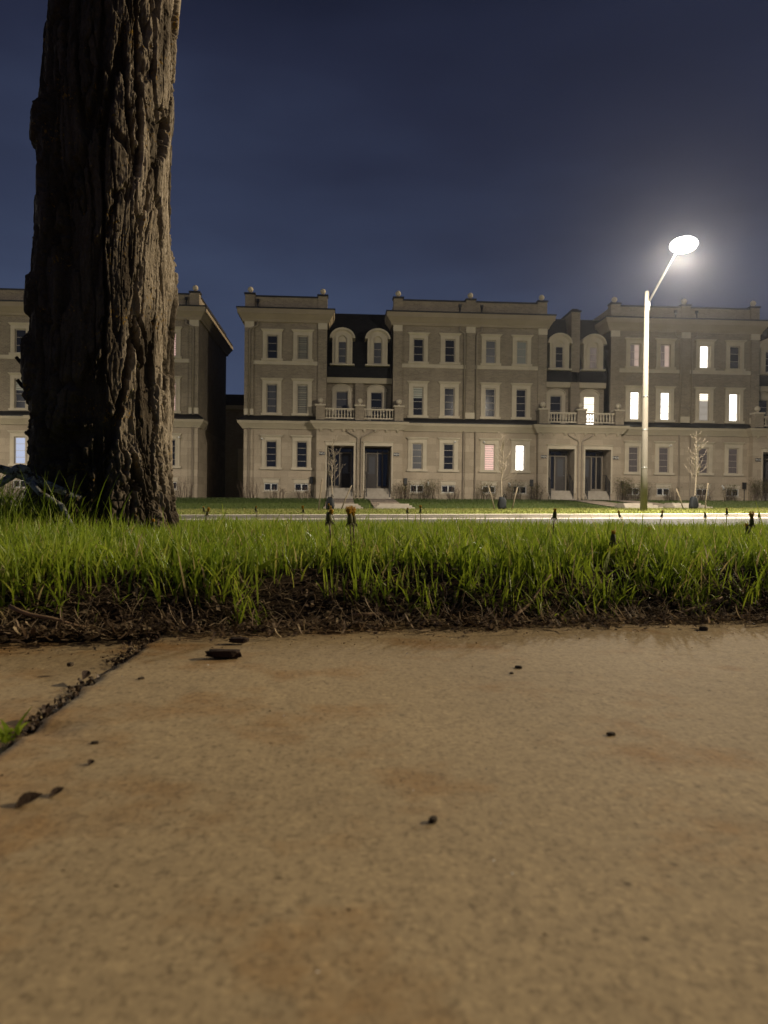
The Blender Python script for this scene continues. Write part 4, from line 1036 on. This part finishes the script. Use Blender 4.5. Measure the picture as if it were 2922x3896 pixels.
    finial(t, m, up_-0.28, 0.26, 12.58)
    # dark skirt roof over the ground floor, lower cornice
    b = P(m, ZG); b._add([(ua-le*.38, -0.38, 5.06), (4.10, -0.38, 5.06), (4.10, 0.0, 5.34), (ua, 0.0, 5.34), (ua-le*.38, 0.3, 5.06), (ua, 0.3, 5.34)], [(0, 1, 2, 3)]+([(4, 0, 3, 5)] if end else []))
    b.box(ua-le*0.42, 4.06, -0.42, 0.05, 5.02, 5.06); b.box(4.04, uq, -0.93, 1.0, 5.02, 5.07)
    b.build('skirt_roof', M['flash'], t)
    b = P(m, ZG)
    for z0, z1, p0, p1 in [(4.56, 4.66, .10, .14), (4.66, 4.86, .17, .30), (4.86, 5.02, .34, .38)]:
        d = p1-p0
        b.fbox(ua-le*p0, 4.06, -p0, 0.1+(1.2 if end else 0), z0, z1, le*d, 0, d, 0)
        b.fbox(4.10-p0, uq, -0.5-p0, 0.1, z0, z1, d, 0, d, 0)
    b.build('lower_cornice', M['cream_wood'], t)
    b = P(m, ZG)
    for k in range(4): b.fbox(4.30+k*0.66, 4.42+k*0.66, -0.60, -0.48, 4.42, 4.56, 0, 0, 0.06)
    b.build('bracket', M['cream_wood'], t)
    # balcony
    b = P(m, ZG); b.box(4.06, 4.58, -0.80, -0.28, 5.07, 5.90)
    b.build('balcony_pier', M['brick'], t)
    P(m, ZG).box(4.0, 4.64, -0.86, -0.22, 5.90, 5.98).build('pier_cap', M['cream'], t); finial(t, m, 4.32, -0.54, 5.98)
    if m > 0:
        P(m, ZG).box(uq-0.26, uq+0.26, -0.80, -0.28, 5.07, 5.90).build('balcony_pier', M['brick'], t)
        P(m, ZG).box(uq-0.32, uq+0.32, -0.86, -0.22, 5.90, 5.98).build('pier_cap', M['cream'], t); finial(t, m, uq, -0.54, 5.98)
        if chimney:
            P(m, ZG).box(uq-0.27, uq+0.27, 0.62, 3.2, 5.07, 12.1).build('chimney', M['brick'], t)
            P(m, ZG).box(uq-0.33, uq+0.33, 0.56, 3.26, 12.1, 12.2).box(uq-0.2, uq+0.2, 0.8, 1.4, 12.2, 12.34).build('chimney_cap', M['flash'], t)
        else: P(m, ZG).box(uq-0.24, uq+0.24, 0.80, 1.12, 5.07, 7.5).build('centre_pier', M['brick'], t)
    balustrade(t, m, 4.58, uq-0.26, -0.54)
    # upper band, mansard roof and dormer
    P(m, ZG).fbox(up_+0.005, uq, 0.72, 1.25, 7.48, 7.80, 0, 0, 0.07).build('upper_band', M['cream_wood'], t)
    b = P(m, ZG); b.box(up_+0.004, uq, 0.62, 1.2, 7.80, 8.42)
    b._add([(up_+0.002, 0.70, 8.42), (uq, 0.70, 8.42), (uq, 1.9, 11.95), (up_-0.2, 1.9, 11.95), (up_-0.2, 8.0, 11.95), (uq, 8.0, 11.95), (uq, dp+.2, 8.6), (up_-0.2, dp+.2, 8.6)], [(0, 1, 2, 3), (3, 2, 5, 4), (4, 5, 6, 7)])
    b.box(ua, up_, 0.3, dp-.1, 11.66, 11.70)
    b.build('roof', M['shingle'], t)
    dc = 5.565; n = 14
    def arcp(hw_, zb, rise): return [(dc+hw_*math.cos(math.pi*k/n), zb+rise*math.sin(math.pi*k/n)) for k in range(n+1)]
    b = P(m, ZG)
    body = [(dc-0.60, 8.58), (dc+0.60, 8.58)]+arcp(0.60, 10.15, 0.42)
    hole = MB(m, ZG)
    dm = P(m, ZG)
    dm.strip([(dc+0.60, 8.58)]+arcp(0.60, 10.15, 0.46)+[(dc-0.60, 8.58)], [(dc+0.25, 8.58)]+arcp(0.25, 9.95, 0.30)+[(dc-0.25, 8.58)], 0.40, 2.0)
    dm.prism([(dc-0.25, 9.93), (dc+0.25, 9.93)]+arcp(0.25, 9.95, 0.30), 0.47, 0.6)
    dm.strip([(dc+0.44, 8.6)]+arcp(0.44, 10.0, 0.42)+[(dc-0.44, 8.6)], [(dc+0.28, 8.6)]+arcp(0.28, 9.97, 0.30)+[(dc-0.28, 8.6)], 0.34, 0.41)
    dm.strip(arcp(0.76, 10.10, 0.62), arcp(0.66, 10.10, 0.50), 0.22, 1.9)
    dm.strip(arcp(0.665, 10.12, 0.505), arcp(0.58, 10.12, 0.44), 0.32, 0.42)
    dm.box(dc-0.74, dc+0.74, 0.26, 0.66, 8.48, 8.57)
    dmo = dm.build('dormer', M['cream'], t)
    a, c, yy = dc-0.25, dc+0.25, 0.46
    fm = P(m, ZG).box(a, a+.04, yy, yy+.06, 8.62, 9.93).box(c-.04, c, yy, yy+.06, 8.62, 9.93).box(a+.04, c-.04, yy, yy+.06, 8.62, 8.66).box(a+.04, c-.04, yy, yy+.06, 9.89, 9.93)
    for k in (1, 2): fm.box(a+.04, c-.04, yy+.02, yy+.035, 8.62+k*0.437-0.01, 8.62+k*0.437+0.01)
    fmo = fm.build('dormer_window', M['frame'], dmo)
    P(m, ZG).box(a+.02, c-.02, yy+.045, yy+.055, 8.63, 9.92).build('pane', M[{'dark': 'g_dark', 'grey': 'g_grey', 'warm': 'lit_warm', 'curtain': 'cur_dim'}[dorm]], dmo)
    # windows
    for u, s_ in zip(wu, W3): window(t, m, u, 8.72, 10.1, hw, 0, s_, 2)
    for u, s_ in zip(wu, W2): window(t, m, u, 5.5, 7.2, hw, 0, s_, 3)
    for u, s_ in zip(wu, W1): window(t, m, u, 2.28, 3.84, hw, 0, s_, 3)
    for u, s_ in zip(wu, WB): window(t, m, u, 0.90, 1.34, 0.8, 0, s_, basement=True)
    window(t, m, dc, 5.14, 7.02, 0.72, 1.1, balc, 3, arch=True)
    # rainwater pipes
    b = P(m, ZG); pu = (ua+0.30) if end else 0.36
    q_ = pu+(.45 if end else .30)
    b.tube([(q_, -0.10, 10.9), (q_, -0.14, 10.62), (pu+.04, -0.16, 10.45), (pu, -0.16, 10.3), (pu, -0.16, 5.3)], 0.045, 8).build('downpipe', M['pipe'], t)
    P(m, ZG).tube([(q_, 0.0, 12.1), (q_, -0.06, 11.9), (q_, -0.06, 11.66)], 0.05, 8).box(q_-.08, q_+.08, -0.12, 0.04, 12.04, 12.2).build('roof_outlet', M['black'], t)
    P(m, ZG).tube([(pu, -0.12, 4.6), (pu, -0.12, 0.6), (pu+0.05, -0.22, 0.5)], 0.045, 8).build('downpipe', M['pipe'], t)
    P(m, ZG).tube([(uq-0.75, -0.6, 4.52), (uq-0.7, -0.62, 4.4), (uq-0.16, -0.60, 4.12), (uq-0.11, -0.58, 4.0), (uq-0.11, -0.58, 0.75), (uq-0.11, -0.7, 0.62)], 0.045, 8).build('downpipe', M['pipe'], t)
    # small fittings: security camera, dryer vents, meter
    b = P(m, ZG); cu_ = 0.95 if not end else 0.95
    b.ball((cu_-0.02, -0.09, 3.92), 0.045, 8).tube([(cu_-0.02, -0.10, 3.92), (cu_-0.10, -0.2, 3.98)], [0.04, 0.055], 8)
    b.build('wall_light', M['white'], t)
    if not end:
        b = P(m, ZG); b.tube([(2.45, 0.0, 1.52), (2.45, -0.10, 1.50), (2.5, -0.14, 1.32)], [0.06, 0.06, 0.07], 8)
        b.build('vent_pipe', M['white'], t)
    b = P(m, ZG); b.box(3.72, 3.92, -0.14, 0.02, 1.35, 1.75).tube([(3.82, -0.08, 1.36), (3.82, -0.08, 0.6)], 0.025, 6)
    b.build('meter', M['black'], t)
    # party walls are hidden; close the outer end
    return t

D = 'dark'
townhouse(-5.425, 1, 'end townhouse at the gap between the rows, all its windows dark or behind closed blinds', True, '9402', ('dark', 'blind'), ('grey', 'blind'), ('dark', 'dark'), (D, D), 'grey', 'grey', dp=14.0)  # body made deeper out of view to block low light in the gap
townhouse(7.825, -1, 'townhouse behind the first staked tree, right half of the left porch, half-drawn pale blind upstairs', False, '9404', ('dark', 'dark'), ('dark', 'halfblind'), ('dark', 'grey'), (D, D), 'grey', 'dark')
townhouse(7.825, 1, 'townhouse with one glaring white ground floor window behind the middle staked tree', False, '9406', ('grey', 'pale'), ('dark', 'dark'), ('pink', 'lit'), (D, D), 'dark', 'dark', chimney=True)
townhouse(21.075, -1, 'townhouse behind the lamp pole with two glaring second floor windows and lit balcony', False, '9408', ('warm', 'warm'), ('lit', 'lit'), ('redcurtain', 'redcurtain'), (D, D), 'curtain', 'litblind')
townhouse(21.075, 1, 'townhouse right of the lamp pole with one bright top floor window and two lit below', False, '9410', ('lit', 'dark'), ('littop', 'lit'), ('redcurtain', 'redcurtain'), (D, D), 'dark', 'dark')
townhouse(34.325, -1, 'last townhouse of the long row beyond the right edge, all windows dark', True, '9412', (D, D), (D, D), (D, D), (D, D), 'dark', 'dark')
townhouse(-8.50, -1, 'end townhouse of the left row by the gap, pinkish lit blinds next to the trunk', True, '', ('pink', 'pink'), ('pink', 'pink'), ('dark', 'dark'), (D, D), 'dark', 'dark')
townhouse(-21.75, 1, 'townhouse left of the old trunk with a pale blue lit ground floor window', True, '', (D, D), (D, 'halfblind'), (D, 'blue'), (D, D), 'dark', 'dark')
# side window on the gap side of the left row and rear house seen through the gap
rh = thing('rear_house', 'dark flat-roofed house at the back, seen through the gap between the two rows', 'house', (-7.5, 64, 0.4))
MB().box(-5, 5, 0, 9, 0, 7.4).build('wall', M['brick'], rh)
MB().fbox(-5.3, 5.3, -0.3, 9.3, 7.4, 7.7, 0.1, 0.1, 0.1).build('cornice', M['cream_wood'], rh)
MB().fbox(-5.1, 5.1, -0.1, 9.1, 7.7, 8.7, -0.5, -0.5, -0.5).build('roof', M['shingle'], rh)
MB().box(-0.8, 0.9, -0.06, 0.02, 1.6, 4.2).build('garage_door', M['cream_wood'], rh)

# paths and garden steps (setting)
for pc, wd in PATHS:
    ys = np.linspace(34.7, 45.1, 22); pts = []
    V = np.array([[pc+s*wd/2, y, float(far_z(y, pc))+0.03] for y in ys for s in (-1, 1)])
    i = np.arange(21)*2; Q = np.stack([i, i+1, i+3, i+2], 1)
    tag(np_mesh('path', V, Q, M['paver'], smooth=False), kind='structure')
    b = MB()
    for k in range(3): b.box(pc-wd/2-0.02+k*0.1, pc+wd/2+0.30-k*0.1, 33.2+0.35*k, 34.75, -0.4+float(grade(pc)), float(far_z(33.2, pc))+0.09+0.075*k)
    tag(b.build('garden_steps', M['conc']), kind='structure')

# ------------------------------------------------------------------ shrubs along the house fronts
M['leaf'] = grass_mat('shrub_leaves', [(0.0, (0.07, 0.075, 0.018)), (0.5, (0.12, 0.115, 0.03)), (0.85, (0.17, 0.14, 0.045)), (1.0, (0.20, 0.12, 0.06))], 0.3, 0.6)
M['woody'] = plain('shrub_twigs', (0.14, 0.10, 0.07), 0.85)
def shrub(x, y, w_, h_, nleaf, ntw, seed, label):
    rg = np.random.default_rng(seed); z0 = float(far_z(y, x))
    t = thing('shrub', label, 'shrub', (x, y, z0), 0, 'shrubs along the house fronts')
    tw = MB(); tips = []
    for k in range(ntw):
        a = rg.uniform(0, 6.28); bx = rg.uniform(-w_*0.35, w_*0.35); sp = rg.uniform(0.05, 0.35)
        hh = h_*rg.uniform(0.6, 1.05); p = [(bx, rg.uniform(-.1, .1), 0), (bx+math.cos(a)*sp*0.4, math.sin(a)*sp*0.3, hh*0.5), (bx+math.cos(a)*sp, math.sin(a)*sp*0.6, hh)]
        tw.tube(p, [0.012, 0.009, 0.004], 4)
        tips += [p[1], p[2]]
        for s_ in range(2):
            q0 = Vector(p[1]).lerp(Vector(p[2]), rg.uniform(0, 0.8)); q1 = q0+Vector((rg.uniform(-.2, .2), rg.uniform(-.15, .15), rg.uniform(.05, .25))); tw.tube([q0, q1], [0.006, 0.003], 4); tips.append(tuple(q1))
    tw.build('twigs', M['woody'], t)
    if nleaf:
        T = np.array(tips)[rg.integers(0, len(tips), nleaf)] + rg.normal(0, 1, (nleaf, 3))*np.array([0.14, 0.10, 0.13])
        T[:, 2] = np.clip(T[:, 2], 0.03, h_*1.1)
        d1 = rg.normal(0, 1, (nleaf, 3)); d1 /= np.linalg.norm(d1, axis=1, keepdims=True); d2 = np.cross(d1, rg.normal(0, 1, (nleaf, 3))); d2 /= np.linalg.norm(d2, axis=1, keepdims=True)
        s_ = rg.uniform(0.018, 0.04, (nleaf, 1))
        Vv = np.stack([T-d1*s_, T+d2*s_*0.55, T+d1*s_, T-d2*s_*0.55], 1).reshape(-1, 3)
        np_mesh('foliage', Vv, (np.arange(nleaf)*4)[:, None]+np.arange(4)[None], M['leaf'], t, smooth=False, attrs={'rnd': np.repeat(rg.uniform(0, 1, nleaf), 4)})
SH = [(-5.2, 45.2, 1.3, 1.2, 0, 26, 'bare twiggy shrub at the corner of the end townhouse'), (-3.6, 45.3, 1.2, 0.75, 60, 22, 'low bare stems under the left basement window of the end townhouse'), (-2.0, 45.3, 1.2, 0.8, 80, 22, 'low bare stems under the right basement window of the end townhouse'),
      (3.9, 45.1, 1.6, 1.0, 700, 24, 'leafy shrub right of the left porch'), (5.3, 45.1, 1.7, 1.1, 900, 26, 'dense leafy shrub between two basement windows near the middle'), (6.8, 45.2, 0.9, 0.9, 40, 18, 'bare stems left of the double downpipe'),
      (8.8, 45.1, 1.5, 1.0, 700, 24, 'leafy shrub right of the double downpipe'), (10.3, 45.1, 1.5, 1.1, 800, 24, 'leafy shrub right below the glaring ground floor window'), (11.7, 45.2, 1.1, 0.9, 420, 20, 'small leafy shrub left of the right porch'),
      (17.0, 45.0, 1.4, 1.25, 1500, 26, 'round green shrub right of the right porch'), (18.2, 45.1, 1.2, 1.1, 800, 24, 'leafy shrub left of the lamp pole'), (20.0, 45.2, 1.1, 0.8, 200, 20, 'sparse shrub right of the lamp pole'), (22.0, 45.2, 1.2, 1.0, 160, 24, 'bare brown shrub behind the right staked tree'),
      (23.6, 45.2, 1.2, 0.9, 500, 22, 'low leafy shrub below the right basement windows'), (25.4, 44.9, 1.8, 1.3, 1500, 30, 'large green shrub at the right edge of the picture'), (-9.0, 45.2, 1.5, 1.2, 60, 26, 'bare twiggy shrub beside the old trunk at the left row'), (-18.8, 45.1, 1.6, 1.1, 600, 22, 'leafy shrub left of the old trunk')]
for k, (x, y, w_, h_, nl, ntw, lab) in enumerate(SH): shrub(x, y, w_, h_, nl, ntw, 100+k, lab)

# ------------------------------------------------------------------ thin air volume added to give the lamp a soft glow
hz = bpy.data.materials.new('glow_haze'); hz.use_nodes = True; hn = hz.node_tree; hn.nodes.clear()
ho = hn.nodes.new('ShaderNodeOutputMaterial'); hv = hn.nodes.new('ShaderNodeVolumePrincipled')
hv.inputs['Color'].default_value = (0.9, 0.92, 1.0, 1); hv.inputs['Density'].default_value = 0.00038; hv.inputs['Anisotropy'].default_value = 0.85
hn.links.new(hv.outputs[0], ho.inputs['Volume'])
tag(MB().box(-95, 115, -20, 78, -2.3, 16).build('glow_haze', hz), kind='stuff')
scn.cycles.volume_bounces = 0
